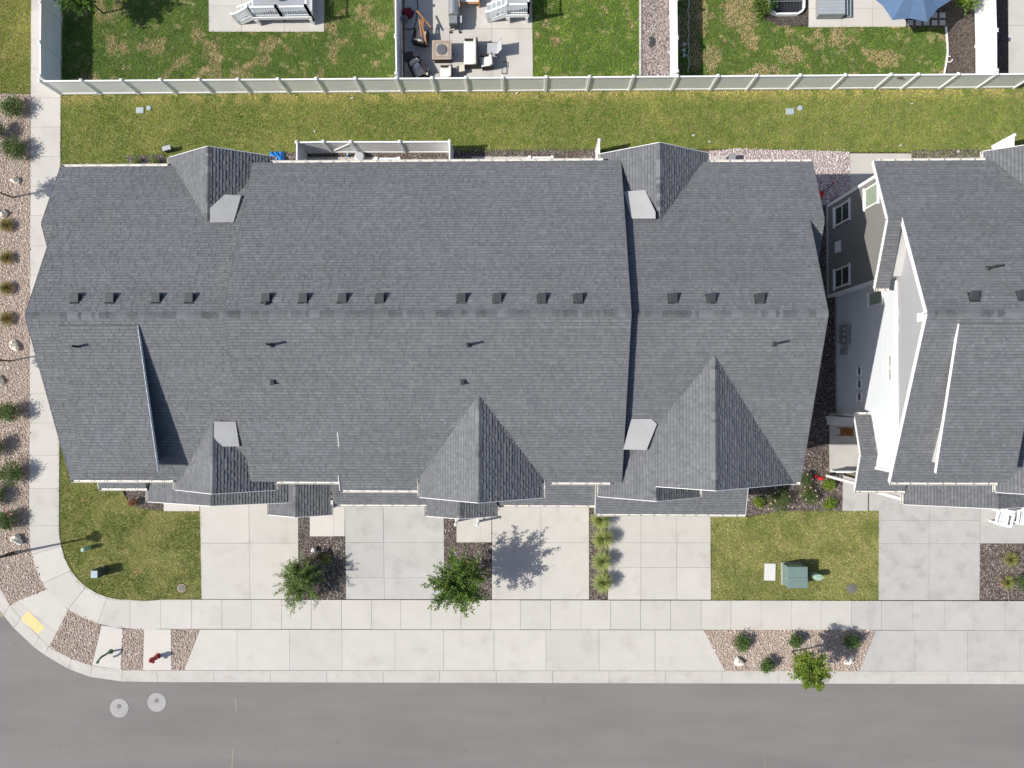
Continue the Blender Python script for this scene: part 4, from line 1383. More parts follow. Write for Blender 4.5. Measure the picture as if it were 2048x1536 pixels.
# ------------------------------------------------------------------ planting
def leaf_quads(C, size, cols, flat=.35, asp=.5):
    n = len(C)
    th = RNG.uniform(0, 2*math.pi, n)
    nz = RNG.normal(0, 1, (n, 3)); nz[:, 2] = np.abs(nz[:, 2])+flat
    nz /= np.linalg.norm(nz, axis=1)[:, None]
    r = np.stack([np.cos(th), np.sin(th), RNG.uniform(-.5, .5, n)], -1)
    u = r-nz*np.sum(r*nz, 1)[:, None]; u /= np.linalg.norm(u, axis=1)[:, None]
    v = np.cross(nz, u)
    s = (size*RNG.uniform(.6, 1.35, n))[:, None]
    V = np.stack([C-u*s*.5, C+v*s*.5*asp-nz*s*.06, C+u*s*.5, C-v*s*.5*asp-nz*s*.06], 1).reshape(-1, 3)
    T = np.arange(n*4).reshape(-1, 4)
    return V, T, cols

def pal_cols(n, pal, jit=.22):
    pal = np.array(pal)
    return 1.35*pal[RNG.integers(0, len(pal), n)]*RNG.uniform(1-jit, 1+jit, (n, 1))

GREEN = [(.07, .12, .035), (.09, .15, .04), (.12, .18, .05), (.055, .095, .03)]
LIME = [(.13, .19, .02), (.18, .24, .03), (.09, .15, .02), (.22, .26, .04)]
OLIVE = [(.10, .13, .045), (.13, .155, .055), (.075, .105, .035), (.17, .18, .075)]

def shrub_mesh(R=.55, H=.85, n=1100, pal=GREEN, leaf=.075, flowers=0, fcol=(.75, .18, .28)):
    """local mesh: leaf clumps in a rounded, broken crown"""
    k = 40
    d = RNG.normal(0, 1, (k, 3)); d[:, 2] = np.abs(d[:, 2])
    d /= np.linalg.norm(d, axis=1)[:, None]
    cl = d*np.array([R*.72, R*.72, H*.45])*RNG.uniform(.45, 1.05, (k, 1))+np.array([0, 0, H*.42])
    idx = RNG.integers(0, k, n)
    C = cl[idx]*np.array([RNG.uniform(.85, 1.15), RNG.uniform(.85, 1.15), 1])+RNG.normal(0, R*.17, (n, 3))
    C[:, 2] = np.maximum(C[:, 2], .03)
    tone = RNG.uniform(.75, 1.25, k)
    cols = pal_cols(n, pal)*tone[idx][:, None]
    V, T, c = leaf_quads(C, leaf, cols)
    return V, T, c

def plant(name, label, cat, loc, R=.55, H=.85, n=1100, pal=GREEN, leaf=.075, group=None, flowers=0, fcol=(.75, .16, .27)):
    r = thing(name, label, cat, (0, 0, 0), group)
    f_ = random.uniform(.82, 1.14); R, H = R*f_, H*random.uniform(.85, 1.1)
    V, T, c = shrub_mesh(R, H, int(n*f_), pal, leaf)
    np_mesh('foliage', V, T, c, 'leaves', r)
    b = MB()
    for i in range(6):
        a = random.uniform(0, 6.28); rr = random.uniform(.3, .7)*R
        b.tube([(0, 0, 0), (math.cos(a)*rr*.5, math.sin(a)*rr*.5, H*.35), (math.cos(a)*rr, math.sin(a)*rr, H*.75)], [.02, .014, .006], 5)
    b.build('stems', 'bark', r)
    if flowers:
        d = RNG.normal(0, 1, (flowers, 3)); d[:, 2] = np.abs(d[:, 2])+.3
        d /= np.linalg.norm(d, axis=1)[:, None]
        for q in d:
            f = MB(); c0 = Vector(q)*1.0
            c0 = Vector((c0.x*R*.85, c0.y*R*.85, H*.45+c0.z*H*.5))
            for k in range(6):
                a = k*1.047
                e = Vector((math.cos(a), math.sin(a), .25))*.055
                s_ = Vector((-math.sin(a), math.cos(a), 0))*.03
                f.face([c0, c0+e*.6+s_, c0+e, c0+e*.6-s_], tuple(x*random.uniform(.8, 1.2) for x in fcol))
            f.build('flower', 'flower', r)
    r.location = loc
    r.rotation_euler = (0, 0, random.uniform(0, 6.28))
    return r

def at(u, v, z=0.0):
    return P(u, v, z)
ROSE = dict(pal=OLIVE+GREEN, leaf=.06, n=1300)
west_shrubs = [((37, 220), 0, 'rounded green shrub in the gravel bed by the pavement below the verge lawn'),
               ((2, 268), 0, 'dark green shrub at the outer side of the gravel bed between two rounded shrubs'),
               ((38, 303), 0, 'rounded green shrub in the gravel bed above the pale boulder'),
               ((32, 822), 2, 'flowering shrub with a pink bloom beside the pavement expansion joint'),
               ((0, 892), 0, 'dark shrub at the outer side of the gravel bed beside flowering shrubs'),
               ((32, 944), 0, 'rounded green shrub without blooms beside the front lawn pavement'),
               ((0, 990), 0, 'dark shrub at the outer side of the gravel bed near the corner boulder'),
               ((26, 1037), 3, 'flowering shrub with two pink blooms above the corner boulder')]
for (px, fl, lab) in west_shrubs:
    plant('shrub', lab, 'shrub', at(*px), R=.78, H=1.0, pal=GREEN+OLIVE[:2], leaf=.085, n=2600, flowers=fl, group='shrubs in the kerbside gravel')
for (px, R_, lab, fl) in (((1478, 1280), .58, 'rounded green shrub at the wide end of the gravel island', 0), ((1585, 1277), .48, 'small rounded shrub in the gravel island between tree and driveway apron side', 0),
                      ((1698, 1279), .55, 'green shrub shaded by the young tree in the gravel island', 0), ((1528, 1324), .5, 'low green shrub beside the kerb in the gravel island', 0)):
    plant('shrub', lab, 'shrub', at(*px), R=R_*1.2, H=.8, pal=GREEN, leaf=.08, n=2000, group='shrubs in the gravel island')
for (px, lab) in (((1515, 1003), 'small lime green shrub against the low street roof'), ((1655, 968), 'lime green shrub near the red bag in the mulch'), ((1656, 1007), 'lime green shrub beside the entry walk of the end townhouse')):
    plant('lime_shrub', lab, 'shrub', at(*px), R=.42, H=.5, pal=LIME, leaf=.07, n=1100, group='lime shrubs by the corner bed')
for (px, R_, fl, lab) in (((1553, 1000), .78, 9, 'wide rose bush with pink and white blooms along the lawn edge'), ((1612, 990), .62, 6, 'rose bush with pale blooms between two lime shrubs'), ((1604, 958), .5, 4, 'rose bush tucked against the corner of the row')):
    plant('rose_bush', lab, 'shrub', at(*px), R=R_*1.1, H=.85, pal=OLIVE+GREEN, leaf=.065, n=2300, flowers=fl, fcol=(.80, .45, .45))
plant('dry_shrub', 'rusty brown dry shrub beside the low west eave', 'shrub', at(270, 1004), R=.38, H=.6, pal=[(.22, .10, .05), (.30, .15, .07), (.16, .08, .045)], leaf=.06, n=900)
for px, lab in (((276, 325), 'lime green shrub half under the rear eave'), ((313, 324), 'lime green shrub beside the rear gable')):
    plant('lime_shrub', lab, 'shrub', at(*px), R=.3, H=.45, pal=LIME, leaf=.05, n=500)
plant('shrub', 'bushy green shrub beside the white basement window well', 'shrub', at(1520, 22), R=.75, H=1.2, pal=[(.08, .14, .02), (.12, .19, .03), (.06, .10, .018)], leaf=.09, n=1500)
plant('shrub', 'bright green bush spreading over the white fence beside the parasol', 'shrub', at(1905, 12), R=.95, H=2.2, pal=[(.12, .19, .02), (.17, .24, .03), (.08, .14, .02)], leaf=.11, n=1900)
plant('shrub', 'green shrub at the edge of the mulch by the garden chairs', 'shrub', at(2030, 1160), R=.55, H=.8, pal=[(.07, .12, .03), (.10, .15, .04)], leaf=.06, n=900)
plant('groundcover', 'low yellow green plant in mulch under the leafy street tree', 'shrub', at(935, 1125), R=.36, H=.45, pal=[(.20, .18, .05), (.26, .20, .08), (.12, .15, .03)], leaf=.06, n=600)
plant('groundcover', 'small tufted plant in mulch beside the white globe', 'shrub', at(640, 1112), R=.30, H=.35, pal=[(.10, .10, .03), (.16, .12, .05), (.07, .09, .025)], leaf=.05, n=500)

def grass_clump(label, loc, R, H, n, pal, group, lean=(0, 0)):
    r = thing('ornamental_grass', label, 'grass clump', (0, 0, 0), group)
    a = RNG.uniform(0, 2*math.pi, n)
    reach = R*RNG.uniform(.03, 1.0, n)**.8
    h = H*RNG.uniform(.6, 1.0, n)*(1-.35*(reach/R))
    b0 = RNG.uniform(0, .06, n)
    w_ = RNG.uniform(.007, .018, n)
    ts = np.array([0, .4, .75, 1.0])
    V = []
    for t in ts:
        rr = b0+reach*t**1.7
        z = h*(1.35*t-.55*t*t*(1+reach/R*.5))
        x = np.cos(a)*rr+lean[0]*t*t; y = np.sin(a)*rr+lean[1]*t*t
        ww = w_*(1-.8*t)
        V.append(np.stack([x-np.sin(a)*ww, y+np.cos(a)*ww, z], -1)); V.append(np.stack([x+np.sin(a)*ww, y-np.cos(a)*ww, z], -1))
    V = np.stack(V, 1)        # n, 8, 3
    F = np.array([(0, 1, 3, 2), (2, 3, 5, 4), (4, 5, 7, 6)])
    T = (F[None]+np.arange(n)[:, None, None]*8).reshape(-1, 4)
    c = np.repeat(pal_cols(n, pal), 3, 0)
    np_mesh('blades', V.reshape(-1, 3), T, c, 'blades', r)
    r.location = loc
    return r
FG = [(.28, .33, .10), (.35, .39, .14), (.20, .27, .07), (.42, .43, .20)]
for px, lab in (((1199, 1036), 'fountain grass clump half under the low street eave'), ((1203, 1074), 'fountain grass clump second from the low street eave'),
                ((1202, 1118), 'fountain grass clump third from the low street eave'), ((1204, 1160), 'fountain grass clump next to the pavement between two driveways')):
    grass_clump(lab, at(*px), random.uniform(.62, .74), 1.75, 900, FG, 'fountain grasses between the driveways')
RG = [(.21, .16, .06), (.15, .14, .05), (.27, .19, .08), (.11, .12, .035)]
for v, lab in ((452, 'brownish grass tuft just below the second boulder'), (517, 'brownish grass tuft second below the boulders'), (577, 'brownish grass tuft third below the boulders'), (638, 'brownish grass tuft level with the west roof peak')):
    grass_clump(lab, at(18, v), .5, .7, 700, RG, 'grass tufts in the west gravel bed')
grass_clump('tawny grass clump in mulch beside the stained driveway', at(2017, 1117), .5, .7, 600, RG+FG, None)
grass_clump('brown green grass clump under the thin street tree', at(652, 1118), .42, .5, 400, RG+FG, None)
grass_clump('tawny grass clump in mulch near the pavement by garden chairs', at(2012, 1163), .45, .6, 500, RG+FG, None)

def tree(label, base, H, zc, R, nshoot, nleaf, pal, leaf, lean=(0, 0), drop=None, group=None, asp=.38):
    r = thing('young_tree', label, 'tree', (0, 0, 0), group)
    b = MB()
    top = Vector((lean[0], lean[1], zc-.25*R))
    b.tube([(0, 0, 0), (lean[0]*.2, lean[1]*.2, zc*.45), top], [.05, .042, .03], 8)
    tr = b.build('trunk', 'bark', r)
    L = MB(); C = []; cols = []
    for i in range(nshoot):
        d = RNG.normal(0, 1, 3)
        d[2] = abs(d[2])*.75-.12
        d /= np.linalg.norm(d)
        ln = R*RNG.uniform(.55, 1.12)
        s0 = top+Vector((0, 0, RNG.uniform(-.5, .5)*R*.7))
        e = s0+Vector(d)*ln
        if drop is not None and i < 5:
            e = s0+Vector((drop[0], drop[1], drop[2]))*RNG.uniform(.6, 1.0)+Vector(RNG.normal(0, .12, 3))
        m_ = (s0+e)/2+Vector((0, 0, .08*ln))
        L.tube([s0, m_, e], [.016, .010, .004], 5)
        k = int(nleaf*ln/R)
        t = RNG.uniform(.18, 1.05, k)[:, None]
        s0n, mn, en = np.array(s0), np.array(m_), np.array(e)
        pts = s0n*(1-t)**2+2*mn*t*(1-t)+en*t*t
        C.append(pts+RNG.normal(0, .105, (k, 3))*np.array([1, 1, .8])*(1.25-.75*t))
        cols.append(pal_cols(k, pal)*RNG.uniform(.75, 1.25))
        for j in range(3):                      # side twigs with their own leaves
            tt = RNG.uniform(.3, .9)
            a0 = s0n*(1-tt)**2+2*mn*tt*(1-tt)+en*tt*tt
            dd = RNG.normal(0, 1, 3)+np.array(d)*.8
            dd /= np.linalg.norm(dd)
            e0 = a0+dd*R*RNG.uniform(.14, .32)
            L.tube([tuple(a0), tuple(e0)], [.006, .002], 4)
            kk = int(k*.22)
            u_ = RNG.uniform(.1, 1.1, (kk, 1))
            C.append(a0*(1-u_)+e0*u_+RNG.normal(0, .045, (kk, 3)))
            cols.append(pal_cols(kk, pal)*RNG.uniform(.7, 1.3))
    L.build('limbs', 'bark', r)
    V, T, c = leaf_quads(np.concatenate(C), leaf, np.concatenate(cols), flat=.2, asp=asp)
    np_mesh('crown', V, T, c, 'leaves', r)
    r.location = base
    return r
tree('thin olive green street tree with drooping branch over the pavement', at(615.5, 1154), 2.1, 1.25, 1.28, 120, 85, [(.115, .19, .045), (.155, .23, .055), (.085, .145, .036), (.20, .26, .085)], .10, (-.1, .1), drop=(-.85, -2.2, -.1), asp=.3)
tree('bright leafy street tree whose shadow falls on the driveway', at(923, 1137), 4, 2.95, 1.68, 95, 100, [(.07, .14, .025), (.11, .19, .03), (.05, .105, .02), (.17, .25, .045)], .11, (0, 0), drop=(-.9, -.6, -.4), asp=.5)
tree('young yellow green tree in the gravel island reaching over the kerb', at(1584, 1303), 3.4, 2.6, 1.05, 95, 80, [(.17, .24, .03), (.22, .29, .04), (.11, .18, .03)], .10, (0, 0), asp=.5)
tree('leafy tree behind the white fence shading the patchy lawn', at(206, 26), 3.3, 2.5, 1.35, 70, 90, [(.09, .17, .03), (.12, .21, .035), (.06, .12, .02)], .13, (0, 0), asp=.5)
tree('slim sapling in the gravel bed beside the pale boulder', at(26, 395), 3, 2.2, .8, 40, 55, GREEN, .10, (0, 0), group='saplings in the west gravel bed')
tree('slim sapling in the gravel bed below the oblong boulder', at(22, 722), 3, 2.1, .8, 40, 55, GREEN, .10, (0, 0), group='saplings in the west gravel bed')

# ------------------------------------------------------------------ boulders
def boulder(label, loc, sx, sy, sz, rz):
    b = MB()
    n, m_ = 12, 7
    rings = []
    ph = [random.uniform(0, 6.28) for _ in range(4)]
    for i in range(m_+1):
        t = math.pi*i/m_
        row_ = []
        for k in range(n):
            a = 2*math.pi*k/n
            w1 = 1+.16*math.sin(2*a+ph[0]+t)+.12*math.sin(3*a+ph[1])+.10*math.sin(5*t+ph[2]+a)+random.uniform(-.05, .05)
            row_.append((math.sin(t)*math.cos(a)*sx*w1, math.sin(t)*math.sin(a)*sy*w1, math.cos(t)*sz*w1+sz*.45))
        rings.append(row_)
    for i in range(m_):
        for k in range(n):
            k2 = (k+1) % n
            b.face([rings[i][k], rings[i+1][k], rings[i+1][k2], rings[i][k2]])
    o = b.build('boulder', 'boulder')
    o.location = loc
    o.rotation_euler = (0, 0, rz)
    return tag(o, label, 'boulder', 'boulders in the gravel beds')
boulder('pale boulder beside the slim sapling and rounded shrub', at(33, 362), .25, .17, .2, -.5)
boulder('pale boulder above the brownish grass tufts', at(8, 428), .26, .24, .22, .4)
boulder('oblong whitish boulder below the brownish grass tufts', at(31, 691), .34, .22, .22, 1.9)
boulder('brown boulder half out of the gravel bed by a flowering shrub', at(2, 761), .22, .26, .22, .2)
boulder('tan boulder near the pavement corner', at(37, 1078), .32, .27, .28, -.7)
boulder('blocky cream boulder at the wide end of the gravel island', at(1476, 1322), .26, .22, .2, .8)
boulder('oblong pale boulder beside the young tree in the gravel island', at(1698, 1319), .34, .17, .16, .7)

# ------------------------------------------------------------------ street furniture and utilities
t = thing('street_lamp', 'dark street lamp pole at the corner with long shadow across the pavement', 'lamp', at(24, 1107))
l0 = WLOC[t.name]
b = MB(); b.tube([l0, l0+Vector((0, 0, .5)), l0+Vector((0, 0, .52)), l0+Vector((0, 0, 4.2))], [.12, .11, .075, .055], 12); b.build('pole', 'pole_brown', t)
b = MB(); b.lathe(l0+Vector((0, 0, 4.2)), [(.08, 0), (.16, .08), (.22, .45), (.25, .5)], 12); b.build('lantern', 'fabric_grey', t)
b = MB(); b.lathe(l0+Vector((0, 0, 4.7)), [(.34, 0), (.22, .16), (.05, .26)], 12); b.build('lamp_cap', 'pole_brown', t)

t = thing('fire_hydrant', 'red fire hydrant standing on its concrete pad', 'hydrant', at(315, 1312))
h0 = WLOC[t.name]
b = MB(); b.lathe(h0, [(.17, 0), (.17, .05), (.11, .06), (.11, .55), (.15, .57), (.15, .63), (.12, .66), (.10, .78), (.05, .84)], 16); b.build('barrel', 'hydrant_red', t, smooth=False)
for (dx, dy, r_, l_) in ((-1, 0, .06, .2), (1, 0, .06, .2), (0, -1, .085, .22)):
    b = MB(); b.tube([h0+Vector((0, 0, .47)), h0+Vector((dx*l_, dy*l_, .47))], r_, 10); b.build('nozzle', 'hydrant_red', t)
b = MB(); b.lathe(h0+Vector((0, 0, .84)), [(.035, 0), (.035, .06)], 6); b.build('operating_nut', 'hydrant_red', t)
t = thing('vent_pipe', 'green gooseneck pipe standing on its concrete pad', 'pipe', at(221, 1303))
h0 = WLOC[t.name]
pts = [h0+Vector((0, 0, z)) for z in (0, .35, .65)]
pts += [h0+Vector((-.04+(-.16)*(1-math.cos(a)), -.20*(1-math.cos(a)), .65+.16*math.sin(a))) for a in (.5, 1.0, 1.57, 2.1, 2.6, 3.1)]
b = MB(); b.tube(pts+[pts[-1]-Vector((0, 0, .12))], .055, 10); b.build('gooseneck', 'valve_green', t)
b = MB(); b.lathe(h0, [(.14, 0), (.14, .04), (.07, .05)], 12); b.build('flange', 'valve_green', t)

for px, lab in (((239, 1416), 'round concrete manhole collar in the road nearer the corner'), ((314, 1404.5), 'round concrete manhole collar in the road nearer the hydrant')):
    p = P(*px, -.13)
    t = thing('manhole', lab, 'manhole', p, 'manholes in the road')
    b = MB(); b.lathe(p, [(.545, -.05), (.545, .008), (.50, .014)], 40); b.build('collar', 'collar', t)
    b = MB(); b.lathe(p+Vector((-.02, .1, 0)), [(.125, .0), (.125, .022), (.09, .024)], 20); b.build('lid', 'cast_iron', t)
def lid(label, px, r, m, ring=None, group=None):
    p = at(*px)
    t = thing('valve_cover', label, 'cover', p, group)
    if ring: b = MB(); b.lathe(p, [(r*1.55, -.05), (r*1.5, .004)], 24); b.build('ring', ring, t)
    b = MB(); b.lathe(p, [(r, -.04), (r, .016), (r*.9, .022), (r*.55, .018), (r*.5, .03), (.01, .03)], 24); b.build('lid', m, t)
lid('round grey meter cover in the front lawn beside the west driveway', (363, 1176.5), .17, 'cast_iron', 'rock_bed')
lid('round dark meter cover in the lawn beside the stained driveway', (1704, 1177.5), .19, 'cast_iron', 'cast_iron')
lid('small round pale blue valve cover in the west rear lawn', (297.5, 216), .14, 'lid_blue')
lid('small round pale blue valve cover in the east rear lawn', (1600, 216), .15, 'lid_blue')
def flat_box(label, px, sx, sy, m, rz=0.0):
    p = at(*px)
    t = thing('utility_cover', label, 'cover', p)
    b = MB(); b.box((p.x, p.y, -.02), (sx+.05, sy+.05, .06), rz); b.build('frame', 'collar', t)
    b = MB(); b.box((p.x, p.y, .012), (sx, sy, .035), rz); b.build('lid', m, t, bevel=.03)
flat_box('rectangular pale blue utility cover in the west rear lawn', (280, 220.5), .42, .30, 'lid_blue', -.06)
flat_box('rectangular pale blue utility cover in the east rear lawn', (1580, 223), .43, .31, 'lid_blue')
flat_box('large whitish utility vault lid beside the green transformer', (1540, 1144), .60, .94, 'lid_white', -.03)

t = thing('transformer', 'grey green pad mounted transformer box in the east front lawn', 'transformer', at(1582, 1146))
p = WLOC[t.name]
b = MB(); b.box((p.x, p.y, .05), (1.12, 1.24, .14)); b.build('pad', 'collar', t)
b = MB(); b.box((p.x, p.y, .53), (1.05, 1.16, .84)); b.build('cabinet', 'utility_green', t, bevel=.025)
b = MB(); b.box((p.x, p.y+.29, .965), (1.10, .59, .03)); b.box((p.x, p.y-.30, .965), (1.10, .58, .03)); b.build('top_cover', 'utility_green', t, bevel=.01)
for i in range(9):
    b = MB(); b.box((p.x-.1+.07*i-.2, p.y+.59, .7), (.022, .06, .3)); b.build('cooling_fin', 'pedestal_green', t)
b = MB(); b.beam((p.x-.54, p.y-.1, .6), (p.x-.54, p.y-.1, .75), .03, .04); b.build('latch', 'galvanised', t)
t = thing('pedestal', 'pale green rounded cable pedestal beside the transformer', 'pedestal', at(1627, 1149))
p = WLOC[t.name]
b = MB()
for z0, z1, s0, s1 in ((0, .55, 1.0, .95), (.55, .66, 1.06, 1.0)):
    ring = lambda s, z: [(p.x+s*.24*math.cos(a)*1.15, p.y+s*.17*math.sin(a), z) for a in [2*math.pi*k/16 for k in range(16)]]
    a_, c_ = ring(s0, z0), ring(s1, z1)
    for k in range(16):
        b.face([a_[k], a_[(k+1) % 16], c_[(k+1) % 16], c_[k]])
    b.face(c_)
b.build('housing', 'pedestal_green', t)
b = MB(); b.box((p.x, p.y, .675), (.30, .16, .03)); b.build('cap', 'pedestal_green', t, bevel=.012)
t = thing('pedestal', 'slim round green cable pedestal in the west front lawn', 'pedestal', at(179, 1095))
p = WLOC[t.name]
b = MB(); b.lathe(p, [(.13, 0), (.12, .5), (.135, .52), (.12, .62), (.05, .66)], 16); b.build('housing', 'pedestal_green', t)
t = thing('electrical_box', 'small green electrical cabinet coloured with a sunlit top and shaded body in the west front lawn', 'cabinet', at(207, 1141))
p = WLOC[t.name]
b = MB(); b.box((p.x, p.y, .42), (.36, .46, .84)); b.build('cabinet', 'utility_shaded', t, bevel=.012)  # shade of the east face put into the whole body colour
b = MB(); b.box((p.x, p.y, .865), (.38, .40, .04)); b.build('top', 'lid_blue', t, bevel=.008)  # sunlight on the top put into its paler colour
for s in (-1, 1):
    b = MB(); b.beam((p.x-.05, p.y+s*.27, .02), (p.x+.22, p.y+s*.25, .3), .03, .03); b.build('bracket', 'galvanised', t)
t = thing('globe_light', 'white round globe in the mulch beside the pale walk', 'light', at(629, 1098.5))
p = WLOC[t.name]
b = MB(); b.lathe(p+Vector((0, 0, .05)), [(.05, 0), (.12, .06), (.145, .15), (.12, .24), (.04, .29)], 20); b.build('globe', 'white_ball', t, smooth=True)
b = MB(); b.lathe(p, [(.06, -.03), (.05, .06)], 10); b.build('base', 'black_metal', t)
def flag(label, px):
    p = at(*px)
    t = thing('marker_flag', label, 'flag', p, 'orange marker flags')
    b = MB(); b.tube([p, p+Vector((0, 0, .32))], .004, 5); b.build('wire', 'galvanised', t)
    b = MB(); b.box((p.x+.05, p.y, .28), (.11, .03, .09), .5); b.build('flag', 'orange', t)
flag('orange marker flag in the west front lawn near the eave', (170, 999)); flag('orange marker flag in the middle of the west front lawn', (276, 1141))
flag('orange marker flag in the mulch by the garden chairs', (1996, 1166))
for (px, lab) in (((630, 263), 'small white sprinkler head in the rear lawn beside a dark tuft'),):
    t = thing('sprinkler', lab, 'sprinkler', at(*px)); p = WLOC[t.name]
    b = MB(); b.lathe(p, [(.05, -.03), (.05, .05), (.035, .06)], 12); b.build('head', 'white_ball', t)
    b = MB(); b.lathe(p, [(.018, .06), (.016, .09)], 8); b.build('nozzle', 'black_metal', t)

# faded paint marks on the road
marks = structure('road_markings')
for (a, c, wd, m) in (((471, 1396), (472, 1421), .05, 'yellow_paint'), ((466, 1498), (464, 1536), .06, 'yellow_paint'), ((141, 1346), (143, 1364), .05, 'faint_paint'),
                      ((135, 1352), (136, 1362), .04, 'faint_paint'), ((150, 1351), (151, 1360), .04, 'faint_paint'), ((1529, 1516), (1530, 1536), .04, 'faint_paint'), ((1, 1225), (4, 1234), .2, 'yellow_paint')):
    p, q = P(*a, -.13), P(*c, -.13)
    b = MB(); b.beam((p.x, p.y, -.1335), (q.x, q.y, -.1335), wd, .006); b.build('paint_mark', m, marks)

# ------------------------------------------------------------------ neighbours' decks and patio things
def local(name, label, cat, loc, rz, group=None):
    return thing(name, label, cat, (0, 0, 0), group), Vector(loc), rz
def put(h):
    h[0].location = h[1]
    h[0].rotation_euler = (0, 0, h[2])
    return h[0]

def railing(r, p, q, h=.92, z0=.85, nb=None):
    p, q = Vector(p), Vector(q)
    d = q-p
    L = Vector((d.x, d.y, 0)).length
    up = Vector((0, 0, 1))
    for e in (p, q):
        b = MB(); b.box((e.x, e.y, e.z+(h+.08)/2-.25), (.11, .11, h+.08+.5)); po = b.build('post', 'vinyl', r)
        b = MB(); b.box((e.x, e.y, e.z+h+.095), (.15, .15, .03)); b.build('post_cap', 'vinyl', po)
    b = MB(); b.beam(p+up*h, q+up*h, .09, .05); b.build('top_rail', 'vinyl', r)
    b = MB(); b.beam(p+up*.10, q+up*.10, .06, .05); b.build('bottom_rail', 'vinyl', r)
    n = max(2, int(L/.13))
    for i in range(1, n):
        c = p+d*(i/n)
        b = MB(); b.box((c.x, c.y, c.z+h/2+.05), (.035, .035, h-.1)); b.build('baluster', 'vinyl', r)

def deck(label, xw, xe, y, zd, stair_w, depth=3.2):
    r = thing('deck', label, 'deck', (xw, y, 0))
    n = int(depth/.145)
    for i in range(n):
        b = MB(); b.box(((xw+xe)/2, y+.145*(i+.5), zd-.015), (xe-xw, .138, .03)); b.build('board', 'deck_boards', r)
    b = MB(); b.box(((xw+xe)/2, y-.02, zd-.13), (xe-xw+.06, .04, .24)); b.build('rim_joist', 'vinyl', r)
    b = MB(); b.box((xe+.02, y+depth/2, zd-.13), (.04, depth, .24)); b.build('rim_joist', 'vinyl', r)
    b = MB(); b.box((xw-.02, y+depth/2, zd-.13), (.04, depth, .24)); b.build('rim_joist', 'vinyl', r)
    for x in (xw+.1, xe-.1):
        b = MB(); b.box((x, y+.02, (zd-.25)/2), (.16, .16, zd-.25)); b.build('support_post', 'vinyl', r)
    mid = (xw+xe)/2
    pts = [(xw, y+.05, zd), (mid, y+.05, zd), (xe, y+.05, zd)] if xe-xw > 2.4 else [(xw, y+.05, zd), (xe, y+.05, zd)]
    for a, c in zip(pts[:-1], pts[1:]): railing(r, a, c)
    railing(r, (xe, y+.05, zd), (xe, y+depth, zd))
    # stair going down west
    ns = 4
    for k in range(ns):
        zt = zd-(k+1)*zd/(ns+.6)
        b = MB(); b.box((xw-.14-.28*k, y+.5, zt), (.28, .9, .035)); b.build('tread', 'deck_boards', r)
        b = MB(); b.box((xw-.01-.28*k, y+.5, zt+.09), (.02, .9, .16)); b.build('riser', 'vinyl', r)
    for yy in (y+.04, y+.97):
        b = MB(); b.beam((xw, yy, zd-.16), (xw-.28*ns-.05, yy, .05), .05, .24); b.build('stringer', 'vinyl', r)
        if yy < y+.5: railing(r, (xw-.28*ns, yy, .12), (xw, yy, zd), .9)
    return r
yd = P(500, 50).y
deck('grey boarded deck with white railing holding a dark round table', P(492, 14, 1.8).x, P(611, 14, 1.8).x, yd, .85, .9)
deck('smaller grey deck with white stair railing above the furnished patio', P(1012, 9, 1.8).x, P(1057, 9, 1.8).x, P(1013, 45).y, .85, .9)
t = thing('round_table', 'dark round table standing on the deck with white railing', 'table', Vector((P(532, -8, 1.5).x, yd+1.25, .85)))
p = WLOC[t.name]
b = MB(); b.lathe(p+Vector((0, 0, .68)), [(.50, 0), (.52, .02), (.52, .045), (.49, .05)], 32); b.build('table_top', 'fire_lid', t)
b = MB(); b.lathe(p, [(.25, 0), (.25, .03), (.04, .06), (.04, .68)], 14); b.build('pedestal', 'black_metal', t)
# low platform with steps by the third patio
t = thing('platform_steps', 'grey boarded platform with dark steps on the pale patio', 'platform', P(1662, 10))
x0, x1 = P(1637, 10, .5).x, P(1689, 10, .5).x
y0 = P(1660, 39).y
for i in range(16):
    b = MB(); b.box(((x0+x1)/2, y0+.11+.19*i, .55), (x1-x0, .182, .04)); b.build('board', 'deck_boards', t)
b = MB(); b.box(((x0+x1)/2, y0+.03, .3), (x1-x0-.1, .05, .44)); b.box((x1-.04, y0+1.5, .3), (.05, 3, .44)); b.box((x0+.04, y0+1.5, .3), (.05, 3, .44)); b.build('skirt', 'beige_metal', t)
for k in range(2):
    b = MB(); b.box((x1+.13+.26*k, y0+1.5, .37-.18*k), (.24, 2.9, .04)); b.build('tread', 'deck_boards', t)
    b = MB(); b.box((x1+.02+.26*k, y0+1.5, .28-.18*k), (.02, 2.8, .16)); b.build('riser', 'vent', t)
b = MB(); b.box(((x0+x1)/2-.1, y0+1.35, .578), (.62, .38, .012)); tag(b.build('door_mat', 'valve_green'), 'small green mat on the grey boarded platform', 'mat')

# window well
t = thing('window_well', 'white rimmed basement window well with dark grate beside the shrub', 'window well', P(1572, 5))
c = P(1571, 0)
ring = []
for k in range(13):
    a = -math.pi*k/12
    ring.append((c.x+.98*max(-1, min(1, 1.25*math.cos(a))), c.y-.05+.85*max(-.999, 1.15*math.sin(a))))
ring = [(c.x+.98, c.y+2)]+ring+[(c.x-.98, c.y+2)]
b = MB()
for (a, d_) in zip(ring[:-1], ring[1:]):
    b.beam((a[0], a[1], .12), (d_[0], d_[1], .12), .10, .22)
b.build('rim', 'vinyl', t)
b = MB(); b.prism([(p_[0], p_[1]) for p_ in ring], .0, .02); b.build('well_floor', 'vent_dark', t)
for i in range(11):
    xx = c.x-.85+.17*i
    b = MB(); b.box((xx, c.y+.6, .21), (.018, 2.6, .02)); b.build('grate_bar', 'vent', t)
b = MB(); b.box((c.x, c.y-.2, .23), (1.8, .04, .02)); b.box((c.x, c.y+.9, .23), (1.8, .04, .02)); b.build('grate_frame', 'steel', t)

